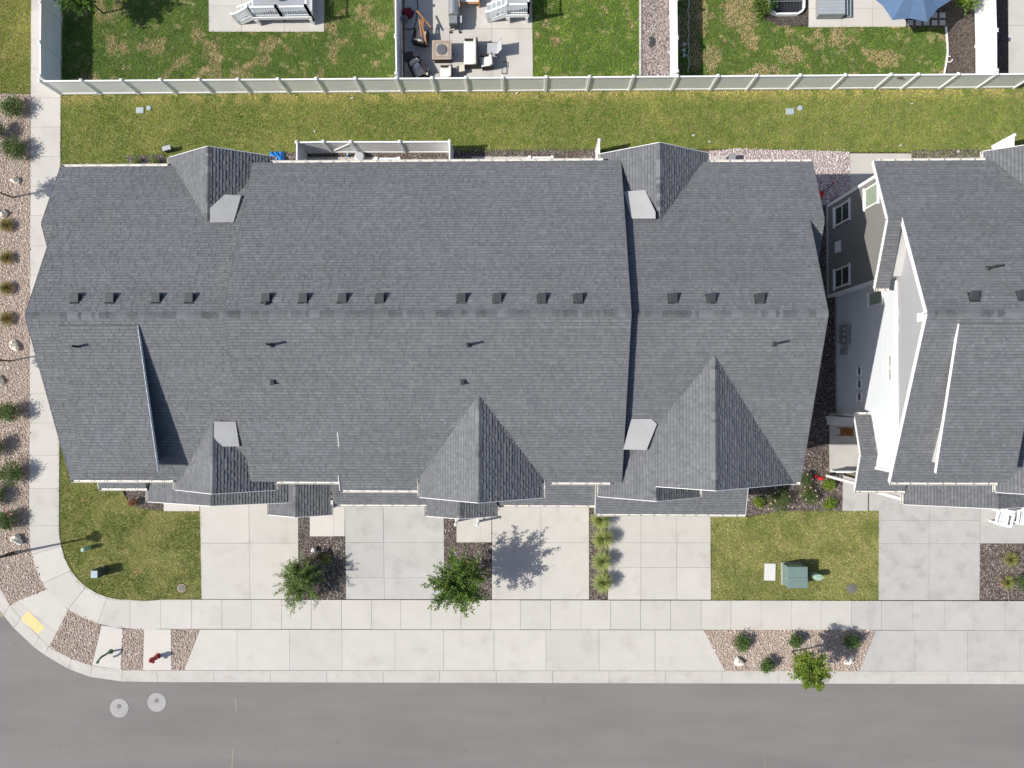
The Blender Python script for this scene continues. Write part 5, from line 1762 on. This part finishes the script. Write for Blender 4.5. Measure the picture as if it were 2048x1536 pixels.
# blue parasol
t = thing('parasol', 'blue patio parasol over the paved corner', 'parasol', P(1819, -8))
c = WLOC[t.name]; cz = 2.35
c = Vector((P(1824, -40, cz).x, P(1824, -40, cz).y, 0))
t.location = c; WLOC[t.name] = c
b = MB(); nr = 8; R_ = 2.4
apex = Vector((c.x, c.y, cz+.62))
for k in range(nr):
    a0, a1 = 2*math.pi*k/nr+.33, 2*math.pi*(k+1)/nr+.33
    am = (a0+a1)/2
    e = lambda a, r, z: Vector((c.x+math.cos(a)*r, c.y+math.sin(a)*r, z))
    p0, p1, pm = e(a0, R_, cz), e(a1, R_, cz), e(am, R_*.86, cz-.02)
    q0, q1 = e(a0, R_*.5, cz+.36), e(a1, R_*.5, cz+.36)
    qm = e(am, R_*.45, cz+.32)
    b.face([apex, q0, qm]); b.face([apex, qm, q1]); b.face([q0, p0, pm, qm]); b.face([qm, pm, p1, q1])
b.build('canopy', 'blue_canvas', t)
for k in range(nr):
    a0 = 2*math.pi*k/nr+.33
    b = MB(); b.beam(apex-Vector((0, 0, .05)), Vector((c.x+math.cos(a0)*R_*.99, c.y+math.sin(a0)*R_*.99, cz-.03)), .025, .025); b.build('rib', 'steel', t)
b = MB(); b.tube([(c.x, c.y, 0), (c.x, c.y, cz+.6)], .035, 10); b.build('pole', 'steel', t)
b = MB(); b.lathe(c, [(.35, 0), (.33, .06), (.06, .1)], 20); b.build('base', 'black_metal', t)
# white edging along the beds
t = thing('bed_edging', 'wavy white scalloped edging between patchy lawn and bare soil', 'edging', P(1890, 100))
for i in range(34):
    v = 56+2.95*i
    u = 1890+4.5*math.sin((v-50)/50*1.3)-(max(0, v-105)*.12)
    p_ = P(u, v)
    b = MB(); b.box((p_.x, p_.y, .04), (.07, .07, .1), random.uniform(-.3, .3)); b.build('edging_block', 'white_ball', t)
b = MB()
pl = [P(1898+math.cos(a)*6, 119+math.sin(a)*6) for a in [k*.63 for k in range(9)]]
b.tube([p_+Vector((0, 0, .04)) for p_ in pl], .03, 6)
tag(b.build('loose_edging', 'white_ball'), 'curl of loose white edging lying on the bare soil', 'edging')
t = thing('bed_edging', 'thin twisted pale edging cord in the fence shadow', 'edging', P(1377, 60))
b = MB(); b.tube([P(1377+1.5*math.sin(v*.21), v)+Vector((0, 0, .03)) for v in range(-40, 152, 6)], .022, 5); b.build('cord', 'lid_white', t)
for k, v in enumerate((89, 101, 111)):
    p_ = P(1368.5-(k % 2), v)
    b = MB()
    for j in range(3):
        a = j*2.1+k
        b.lathe(p_+Vector((math.cos(a)*.07, math.sin(a)*.07, .0)), [(.05, -.02), (.065, .05), (.04, .09)], 8)
    tag(b.build('garden_stone', 'lid_white'), 'cluster of three pale garden stones in the fence shadow', 'stones', 'garden stones in the fence shadow')
t = thing('bed_edging', 'straight concrete edging between green lawn and gravel strip', 'edging', P(1280, 60))
for i in range(16):
    p_, q_ = P(1280.5-.02*i, -40+12*i), P(1280.4-.02*i, -40+12*(i+1)-.6)
    b = MB(); b.beam(p_+Vector((0, 0, .0)), q_+Vector((0, 0, .0)), .11, .14); b.build('edging_block', 'concrete', t)
b = MB()
for i in range(10):
    a = i*.63; b.tube([P(1303.5, 84)+Vector((0, 0, .05)), P(1303.5+math.cos(a)*8, 84+math.sin(a)*12)+Vector((0, 0, .02))], [.09, .02], 5)
tag(b.build('plastic_scrap', 'vent'), 'dark crumpled plastic scrap lying on the gravel strip', 'scrap')

# patio furniture -----------------------------------------------------
def cushion(r, c, sz, m, rz=0, tilt=0, nm='cushion', tuft=False):
    b = MB()
    M = Matrix.Rotation(rz, 3, 'Z') @ Matrix.Rotation(tilt, 3, 'Y')
    hx, hy, hz = [s/2 for s in sz]
    n = 8; m_ = 8
    c = Vector(c)
    def pt(i, j, top):
        x, y = -1+2*i/n, -1+2*j/m_
        puff = (1-abs(x)**4)*(1-abs(y)**4)
        if tuft: puff *= (.72+.28*abs(math.sin(i*math.pi/2*1.0+.8))*abs(math.sin(j*math.pi/2+.8)))
        return c+M @ Vector((x*hx, y*hy, (hz*(.35+.65*puff))*(1 if top else -1)))
    for top in (True, False):
        for i in range(n):
            for j in range(m_):
                q = [pt(i, j, top), pt(i+1, j, top), pt(i+1, j+1, top), pt(i, j+1, top)]
                b.face(q if top else q[::-1])
    for j in range(m_):
        b.face([pt(0, j, False), pt(0, j, True), pt(0, j+1, True), pt(0, j+1, False)]); b.face([pt(n, j, True), pt(n, j, False), pt(n, j+1, False), pt(n, j+1, True)])
    for i in range(n):
        b.face([pt(i, 0, True), pt(i, 0, False), pt(i+1, 0, False), pt(i+1, 0, True)]); b.face([pt(i, m_, False), pt(i, m_, True), pt(i+1, m_, True), pt(i+1, m_, False)])
    return b.build(nm, m, r, smooth=True)

def wicker_chair(label, loc, rz, extra=False):
    """faces +x; back at -x"""
    h = local('wicker_chair', label, 'chair', loc, rz)
    r = h[0]
    b = MB(); b.box((0, 0, .18), (.70, .72, .26)); b.build('seat_frame', 'wicker', r, bevel=.03)
    for s in (-1, 1):
        b = MB(); b.box((.02, s*.37, .34), (.74, .10, .56)); b.build('armrest', 'wicker', r, bevel=.03)
    b = MB(); b.hexa([(-.40, -.38, .06), (-.28, -.38, .06), (-.28, .38, .06), (-.40, .38, .06)], [(-.56, -.38, .88), (-.46, -.38, .88), (-.46, .38, .88), (-.56, .38, .88)]); b.build('backrest', 'wicker', r, bevel=.03)
    cushion(r, (.05, 0, .38), (.62, .60, .16), 'cushion_tan')
    cushion(r, (-.36, 0, .62), (.16, .60, .50), 'cushion_tan', 0, -.18)
    for sx in (-1, 1):
        for sy in (-1, 1):
            b = MB(); b.box((sx*.3, sy*.34, .03), (.06, .06, .06)); b.build('leg', 'wicker', r)
    if extra:
        cushion(r, (-.12, .02, .56), (.14, .36, .34), 'cushion_white', .1, -.5, 'pillow')
    return put(h)
wicker_chair('beige cushioned wicker chair holding a heap of wooden sticks', Vector((P(841, 74, .4).x, P(841, 74, .4).y, 0)), math.radians(80))
wicker_chair('beige cushioned wicker chair with pale pillow beside the brown mat', Vector((P(836, 139, .4).x, P(836, 139, .4).y, 0)), math.radians(-62), True)
cu = thing('ottoman', 'low tan ottoman in front of the pillowed wicker chair', 'ottoman', P(850, 146))
p = WLOC[cu.name]
b = MB(); b.box((p.x, p.y, .15), (.5, .42, .26), -.25); b.build('frame', 'wicker', cu, bevel=.02)
cushion(cu, (p.x, p.y, .33), (.54, .46, .12), 'cushion_tan', -.25)
for k, (a, c_) in enumerate((((833, 21), (862, 55)), ((838, 39), (843, 73)), ((841, 38), (853, 89)), ((846, 37), (846, 63)))):
    p_, q_ = P(*a, .95-.05*k), P(*c_, .6+.06*k)
    b = MB(); b.beam(p_, q_, .07, .05); tag(b.build('wooden_stick', 'wood_raw'), ('reddish stick poking out past the back of the wicker chair', 'short reddish stick lying in the wicker chair seat', 'longest reddish stick reaching over the front of the wicker chair', 'short thick stick standing against the wicker chair back')[k], 'stick', 'sticks heaped on the chair')
t = thing('fire_pit_table', 'square tiled fire pit table with round dark lid', 'table', P(885, 102))
p = Vector((P(883.5, 99.5, .62).x, P(883.5, 99.5, .62).y, 0)); t.location = p; WLOC[t.name] = p
b = MB(); b.box((p.x, p.y, .28), (.96, .96, .56)); b.build('base', 'wicker', t)
b = MB(); b.box((p.x, p.y, .60), (1.10, 1.10, .06)); b.build('table_top', 'table_rim', t, bevel=.01)
b = MB()
for i in range(4):
    a = i*math.pi/2
    d = Vector((math.cos(a), math.sin(a), 0)); e = Vector((-d.y, d.x, 0))
    b.beam(p+d*.42-e*.36+Vector((0, 0, .634)), p+d*.42+e*.48+Vector((0, 0, .634)), .10, .008)
b.build('tile_band', 'table_tile', t)
b = MB(); b.lathe(p+Vector((0, 0, .63)), [(.30, 0), (.30, .03), (.26, .045), (.05, .05)], 28); b.build('burner_lid', 'fire_lid', t)
b = MB(); q = p+Vector((.60, -.12, .4)); b.tube([q, q+Vector((.22, -.12, .05))], [.02, .045], 8); tag(b.build('poker', 'black_metal'), 'short black fire tool lying in the table shadow', 'tool')
# white sofa
h = local('patio_sofa', 'long white cushioned patio sofa facing the fire pit table', 'sofa', P(942, 110), 0)
r = h[0]
b = MB(); b.box((0, 0, .2), (.72, 1.5, .1)); b.build('frame', 'wicker', r)
for sx in (-1, 1):
    for sy in (-1, 1):
        b = MB(); b.box((sx*.32, sy*.7, .09), (.06, .06, .18)); b.build('leg', 'wood_brown', r)
for sy in (-1, 1):
    b = MB(); b.box((0, sy*.74, .36), (.7, .05, .4)); b.build('armrest', 'wicker', r)
b = MB(); b.box((.37, 0, .46), (.06, 1.5, .6)); b.build('backrest', 'wicker', r)
for sy in (-1, 1): cushion(r, (-.06, sy*.355, .34), (.66, .70, .18), 'cushion_white', tuft=True)
cushion(r, (.25, 0, .56), (.17, 1.42, .46), 'cushion_white', 0, .15, tuft=True)
h = (h[0], Vector((P(942, 108, .3).x, P(942, 108, .3).y, 0)), .0); put(h)
def white_chair(label, px, rz):
    p = P(*px, .35); p.z = 0
    h = (thing('patio_chair', label, 'chair', (0, 0, 0)), p, rz)
    r = h[0]
    b = MB(); b.box((0, 0, .2), (.66, .66, .08)); b.build('frame', 'wicker', r)
    for sx in (-1, 1):
        for sy in (-1, 1):
            b = MB(); b.box((sx*.29, sy*.29, .09), (.05, .05, .18)); b.build('leg', 'wood_brown', r)
    for sy in (-1, 1):
        b = MB(); b.box((0, sy*.34, .36), (.64, .05, .34)); b.build('armrest', 'wicker', r)
    b = MB(); b.box((.33, 0, .46), (.05, .68, .58)); b.build('backrest', 'wicker', r)
    cushion(r, (-.04, 0, .34), (.60, .60, .18), 'cushion_white', tuft=True)
    cushion(r, (.24, 0, .55), (.16, .58, .42), 'cushion_white', 0, .15, tuft=True)
    put(h)
white_chair('square white cushioned patio chair beside the folding lounger', (974, 124), .12)
white_chair('white cushioned patio chair against the long rear fence', (893, 146), 0.0)
# grey sling lounger
h = (thing('folding_chair', 'grey sling folding chair beside the white sofa', 'chair', (0, 0, 0)), Vector((P(985, 97, .4).x, P(985, 97, .4).y, 0)), 0.0)
r = h[0]
for sy in (-1, 1):
    b = MB(); b.tube([(-.36, sy*.33, .02), (-.30, sy*.33, .42), (.30, sy*.33, .40), (.56, sy*.33, .95)], .016, 6); b.build('side_frame', 'black_metal', r)
    b = MB(); b.tube([(.34, sy*.33, .02), (.20, sy*.33, .40)], .016, 6); b.build('leg', 'black_metal', r)
b = MB(); b.hexa([(-.30, -.31, .40), (.28, -.31, .38), (.28, .31, .38), (-.30, .31, .40)], [(-.30, -.31, .415), (.28, -.31, .395), (.28, .31, .395), (-.30, .31, .415)]); b.build('seat_sling', 'fabric_grey', r)
b = MB(); b.hexa([(.28, -.31, .38), (.55, -.31, .93), (.55, .31, .93), (.28, .31, .38)], [(.27, -.31, .39), (.54, -.31, .94), (.54, .31, .94), (.27, .31, .39)]); b.build('back_sling', 'fabric_grey', r)
put(h)
b = MB(); p = P(817, 114); b.box((p.x, p.y, .02), (.56, .58, .05), .12)
tag(b.build('mat', 'cushion_brown', bevel=.02), 'square dark brown mat on the shaded patio', 'mat')
# maroon bag and bucket
t = thing('bean_bag', 'crumpled maroon bag against the fence on the patio', 'bag', P(816, 27))
p = WLOC[t.name]
b = MB()
rg = []
for i in range(7):
    a = math.pi*.5*i/6
    rg.append([(p.x+.36*math.cos(a)*math.cos(q)*(1+.16*math.sin(5*q+i)), p.y+.30*math.cos(a)*math.sin(q)*(1+.16*math.sin(4*q+i*2)), .30*math.sin(a)) for q in [2*math.pi*k/18 for k in range(18)]])
for i in range(6):
    for k in range(18):
        b.face([rg[i][k], rg[i][(k+1) % 18], rg[i+1][(k+1) % 18], rg[i+1][k]])
b.build('bag', 'maroon', t)
t = thing('bucket', 'grey bucket with black rim under the maroon bag', 'bucket', P(811, 43)); p = WLOC[t.name]
b = MB(); b.lathe(p, [(.15, 0), (.19, .30), (.21, .31), (.17, .31), (.15, .05)], 18); b.build('body', 'fabric_grey', t)
b = MB(); b.tube([p+Vector((.21*math.cos(a), .21*math.sin(a), .32)) for a in [k*.524 for k in range(13)]], .018, 5); b.build('rim', 'black_metal', t)
b = MB(); b.tube([P(834+1.5*math.sin(v*.12), v, .03) for v in range(-30, 50, 8)]+[P(828, 56, .03), P(818, 60, .03), P(808, 57, .03)], .022, 6)
tag(b.build('garden_hose', 'black_metal'), 'black hose trailing across the patio past the wicker chair', 'hose')
b = MB(); b.prism([(P(*q).x, P(*q).y) for q in ((803, -40), (809.5, -40), (809.5, 155), (806, 155))], -.05, .012)
tag(b.build('drain_strip', 'cast_iron'), kind='structure')
# smoker grill
t = thing('pellet_grill', 'long grey barrel grill standing on the patio', 'grill', P(910, 35))
p = Vector((P(907, 22, .8).x, P(907, 22, .8).y, 0)); t.location = p; WLOC[t.name] = p
b = MB(); b.tube([p+Vector((0, .75, .82)), p+Vector((0, -.28, .82))], .29, 20); b.build('barrel', 'steel', t, smooth=False)
b = MB(); b.box((p.x+.02, p.y-.55, .76), (.52, .5, .22)); b.build('hopper', 'vent', t, bevel=.03)
b = MB(); b.box((p.x-.02, p.y-.52, .885), (.46, .44, .02)); b.build('hopper_lid', 'steel', t)
b = MB(); b.box((p.x+.36, p.y-.42, .72), (.2, .42, .04)); b.build('side_shelf', 'lid_white', t)
for sx in (-1, 1):
    for y_ in (.65, -.7):
        b = MB(); b.tube([p+Vector((sx*.22, y_, 0)), p+Vector((sx*.2, y_, .7))], .025, 6); b.build('leg', 'black_metal', t)
b = MB(); b.tube([p+Vector((.30, .5, .9)), p+Vector((.30, -.1, .9))], .016, 6); b.build('handle', 'steel', t)
b = MB(); b.box((p.x, p.y-.05, .25), (.5, 1.3, .03)); b.build('lower_shelf', 'vent', t)
for sx in (-1, 1):
    b = MB(); b.tube([p+Vector((sx*.24, -.82, .07)), p+Vector((sx*.30, -.82, .07))], .07, 10); b.build('wheel', 'black_metal', t)
# wooden bench with white cushion at the frame top
h = (thing('wooden_bench', 'orange wooden bench with white cushion behind the grill', 'bench', (0, 0, 0)), Vector((P(939, -4, .5).x, P(939, -4, .5).y, 0)), 0.0)
r = h[0]
for i in range(5):
    b = MB(); b.box((0, -.24+.12*i, .42), (1.15, .10, .035)); b.build('slat', 'wood_orange', r)
for sx in (-1, 1):
    b = MB(); b.box((sx*.54, 0, .3), (.07, .60, .6)); b.build('end_frame', 'wood_orange', r)
b = MB(); b.box((0, .30, .62), (1.15, .06, .5)); b.build('backrest', 'wood_orange', r)
cushion(r, (0, 0, .50), (1.02, .46, .14), 'cushion_white', tuft=True)
put(h)

# ------------------------------------------------------------------ small things around the row
def slat_chair(label, px, rz):
    p = P(*px, .4); p.z = .0
    h = (thing('slatted_chair', label, 'chair', (0, 0, 0), 'white slatted garden chairs'), p, rz)
    r = h[0]
    for i in range(7):
        b = MB(); b.hexa([(-.36+.105*i, -.42, .40), (-.36+.105*i+.06, -.42, .40), (-.36+.105*i+.06, .28, .30), (-.36+.105*i, .28, .30)], [(-.36+.105*i, -.42, .425), (-.36+.105*i+.06, -.42, .425), (-.36+.105*i+.06, .28, .325), (-.36+.105*i, .28, .325)]); b.build('seat_slat', 'vinyl', r)
        hh = .95-.02*abs(i-3)**2
        b = MB(); b.hexa([(-.36+.105*i, .24, .30), (-.36+.105*i+.075, .24, .30), (-.36+.105*i+.075, .27, .30), (-.36+.105*i, .27, .30)], [(-.36+.105*i, .50, hh), (-.36+.105*i+.075, .50, hh), (-.36+.105*i+.075, .53, hh), (-.36+.105*i, .53, hh)]); b.build('back_slat', 'vinyl', r)
    for s in (-1, 1):
        b = MB(); b.box((s*.42, -.02, .56), (.13, .78, .03)); b.build('armrest', 'vinyl', r)
        for y_ in (-.36, .3):
            b = MB(); b.box((s*.40, y_, .27), (.05, .09, .54)); b.build('leg', 'vinyl', r)
    b = MB(); b.box((0, -.42, .385), (.80, .04, .07)); b.build('front_apron', 'vinyl', r)
    put(h)
slat_chair('white slatted garden chair on the porch pad beside the stained driveway', (2006, 1036), -.28)
slat_chair('white slatted garden chair further along the porch pad', (2048, 1034), -.15)
t = thing('wooden_chair', 'brown wooden chair standing in the shaded side porch', 'chair', (0, 0, 0))
for i in range(4):
    b = MB(); b.box((-.18+.12*i, 0, .44), (.11, .44, .03)); b.build('seat_slat', 'wood_brown', t)
for sx in (-1, 1):
    for sy in (-1, 1):
        b = MB(); b.box((sx*.2, sy*.21, .21), (.045, .045, .43)); b.build('leg', 'wood_brown', t)
b = MB(); b.box((.22, 0, .72), (.04, .46, .5)); b.build('backrest', 'wood_brown', t)
q = P(1690, 864, .6); t.location = (q.x, q.y, .10)
t = thing('storage_box', 'white storage box at the shaded end of the side porch', 'box', (0, 0, 0))
b = MB(); b.box((0, 0, .4), (1.1, .42, .8)); b.build('body', 'white_ball', t, bevel=.02)
b = MB(); b.box((0, 0, .82), (1.14, .46, .04)); b.build('lid', 'lid_white', t, bevel=.01)
q = P(1684, 843, .8); t.location = (q.x, q.y, .10)
t = thing('snow_shovel', 'red snow shovel with dark handle lying on shaded gravel', 'shovel', P(1640, 385))
p = P(1639, 388, .06)
b = MB(); b.hexa([p+Vector((-.2, -.12, 0)), p+Vector((.15, -.22, 0)), p+Vector((.28, .08, 0)), p+Vector((-.1, .26, 0))], [p+Vector((-.2, -.12, .02)), p+Vector((.15, -.22, .05)), p+Vector((.28, .08, .02)), p+Vector((-.1, .26, .05))]); b.build('blade', 'red_plastic', t)
e = P(1667, 366, .08)
b = MB(); b.tube([p+Vector((.1, .05, .04)), e], .018, 6); b.build('handle', 'black_metal', t)
b = MB(); b.tube([e+Vector((-.07, .06, 0)), e+Vector((.07, -.05, 0))], .025, 6); b.build('grip', 'red_plastic', t)
t = thing('red_bag', 'crumpled red bag lying among the rose bushes', 'bag', P(1637, 955))
p = WLOC[t.name]
b = MB()
for (dx, dy, sx, sy) in ((-.14, .06, .16, .10), (.12, -.06, .18, .11)):
    rg = []
    for i in range(5):
        a = math.pi*.5*i/4
        rg.append([(p.x+dx+sx*math.cos(a)*math.cos(q)*(1+.2*math.sin(3*q+i)), p.y+dy+sy*math.cos(a)*math.sin(q)*(1+.2*math.sin(2*q+i)), .14*math.sin(a)) for q in [2*math.pi*k/12 for k in range(12)]])
    for i in range(4):
        for k in range(12):
            b.face([rg[i][k], rg[i][(k+1) % 12], rg[i+1][(k+1) % 12], rg[i+1][k]])
b.build('bag', 'red_plastic', t)
t = thing('tarp', 'crumpled blue tarp beside the rear gable', 'tarp', P(552, 318))
p = WLOC[t.name]
b = MB()
n = 7
hg = [[.12+.25*random.random() if 0 < i < n and 0 < j < n else .0 for j in range(n+1)] for i in range(n+1)]
for i in range(n):
    for j in range(n):
        b.face([(p.x-.35+.12*a, p.y-.4+.12*c_, hg[a][c_]) for a, c_ in ((i, j), (i+1, j), (i+1, j+1), (i, j+1))])
b.build('sheet', 'blue_tarp', t)
t = thing('round_stool', 'round grey covered stool in the small rear patio', 'stool', P(722, 317)); p = WLOC[t.name]
b = MB(); b.lathe(p, [(.24, 0), (.26, .35), (.28, .36), (.28, .40), (.22, .43)], 20); b.build('cover', 'galvanised', t)
t = thing('spray_bottle', 'small blue and white spray bottle standing in the rear mulch', 'bottle', P(697, 312)); p = WLOC[t.name]
b = MB(); b.lathe(p, [(.06, 0), (.065, .18), (.025, .24)], 12); b.build('bottle', 'blue_tarp', t)
b = MB(); b.box((p.x, p.y+.03, .27), (.05, .12, .06)); b.build('nozzle', 'white_ball', t)
def rear_rail(label, x0, x1, slope_l):
    y = P(780, 318, .9).y
    r = thing('stair_railing', label, 'railing', (x0, y, 0))
    railing(r, (x0, y, .1), (x1, y, .1), .85)
    b = MB(); b.beam((x0, y, .95), (x0-slope_l, y-.25, .72), .09, .05); b.build('hand_rail', 'vinyl', r)
rear_rail('white stair railing in the small fenced rear patio', P(753, 318, .95).x, P(798, 318, .95).x, .75)
rear_rail('white stair railing beside the open rear patio pad', P(1059, 316, .95).x, P(1104, 316, .95).x, .75)
t = thing('crate', 'dark grey crate beside the rear gable eave', 'crate', P(340, 301)); p = WLOC[t.name]
b = MB(); b.box((p.x, p.y, .2), (.46, .22, .4), .25); b.build('body', 'vent', t, bevel=.02)
b = MB(); b.box((p.x, p.y, .41), (.5, .26, .03), .25); b.build('lid', 'fabric_grey', t)
b = MB(); p = P(1461, 318, .3); b.box((p.x, p.y, .3), (.34, .34, .6)); t = thing('planter_box', 'small dark box on the rear pad beside pink gravel', 'box', (p.x, p.y, 0)); b.build('box', 'vent', t, bevel=.02)
b = MB(); b.box((p.x, p.y, .61), (.38, .38, .03)); b.build('lid', 'beige_metal', t)

# scraps on the rear lawn
for i, (px, lab) in enumerate((((1823, 208), 'scrap of white paper on the lawn near the gated fence bay'), ((1800.5, 291), 'scrap of white paper at the edge of the mulch behind the end townhouse'), ((1915, 304), 'crumpled white wrapper lying in the mulch behind the end townhouse'),
                             ((1386, 271), 'scrap of white paper on the lawn beside the rear gable peak'), ((1418, 284), 'scrap of white paper on the lawn edge by pink gravel'), ((704, 197), 'scrap of white paper on the dry lawn edge along the fence'), ((1033, 187), 'scrap of white paper at the foot of the long fence'))):
    p = at(*px)
    b = MB()
    for k in range(3):
        a = i*1.3+k*2.1
        b.face([p+Vector((0, 0, .05)), p+Vector((math.cos(a)*.10, math.sin(a)*.06, .03+.03*k)), p+Vector((math.cos(a+1.2)*.09, math.sin(a+1.2)*.07, .06))])
    tag(b.build('paper_scrap', 'paper'), lab, 'litter', 'scraps of litter')

t = thing('wicker_stool', 'small tan wicker stool between the white chair and the sofa', 'stool', P(923, 143)); p = WLOC[t.name]
b = MB(); b.box((p.x, p.y, .36), (.42, .36, .05), .2); b.build('seat', 'cushion_tan', t, bevel=.015)
for sx in (-1, 1):
    for sy in (-1, 1):
        b = MB(); b.tube([(p.x+sx*.2, p.y+sy*.17, 0), (p.x+sx*.15, p.y+sy*.12, .35)], .018, 6); b.build('leg', 'wood_brown', t)
t = thing('folding_stand', 'thin dark folding stand leaning on its side beside the white chair', 'stand', P(1012, 135)); p = WLOC[t.name]
b = MB()
for a, c_ in (((1005, 124), (1014, 124)), ((1014, 124), (1012, 147)), ((1012, 147), (1003, 147))):
    b.tube([P(*a, .08), P(*c_, .08)], .018, 6)
b.build('frame', 'black_metal', t)
b = MB(); b.tube([P(1005, 124, .08), P(1003, 147, .04)], .012, 6); b.build('brace', 'steel', t)
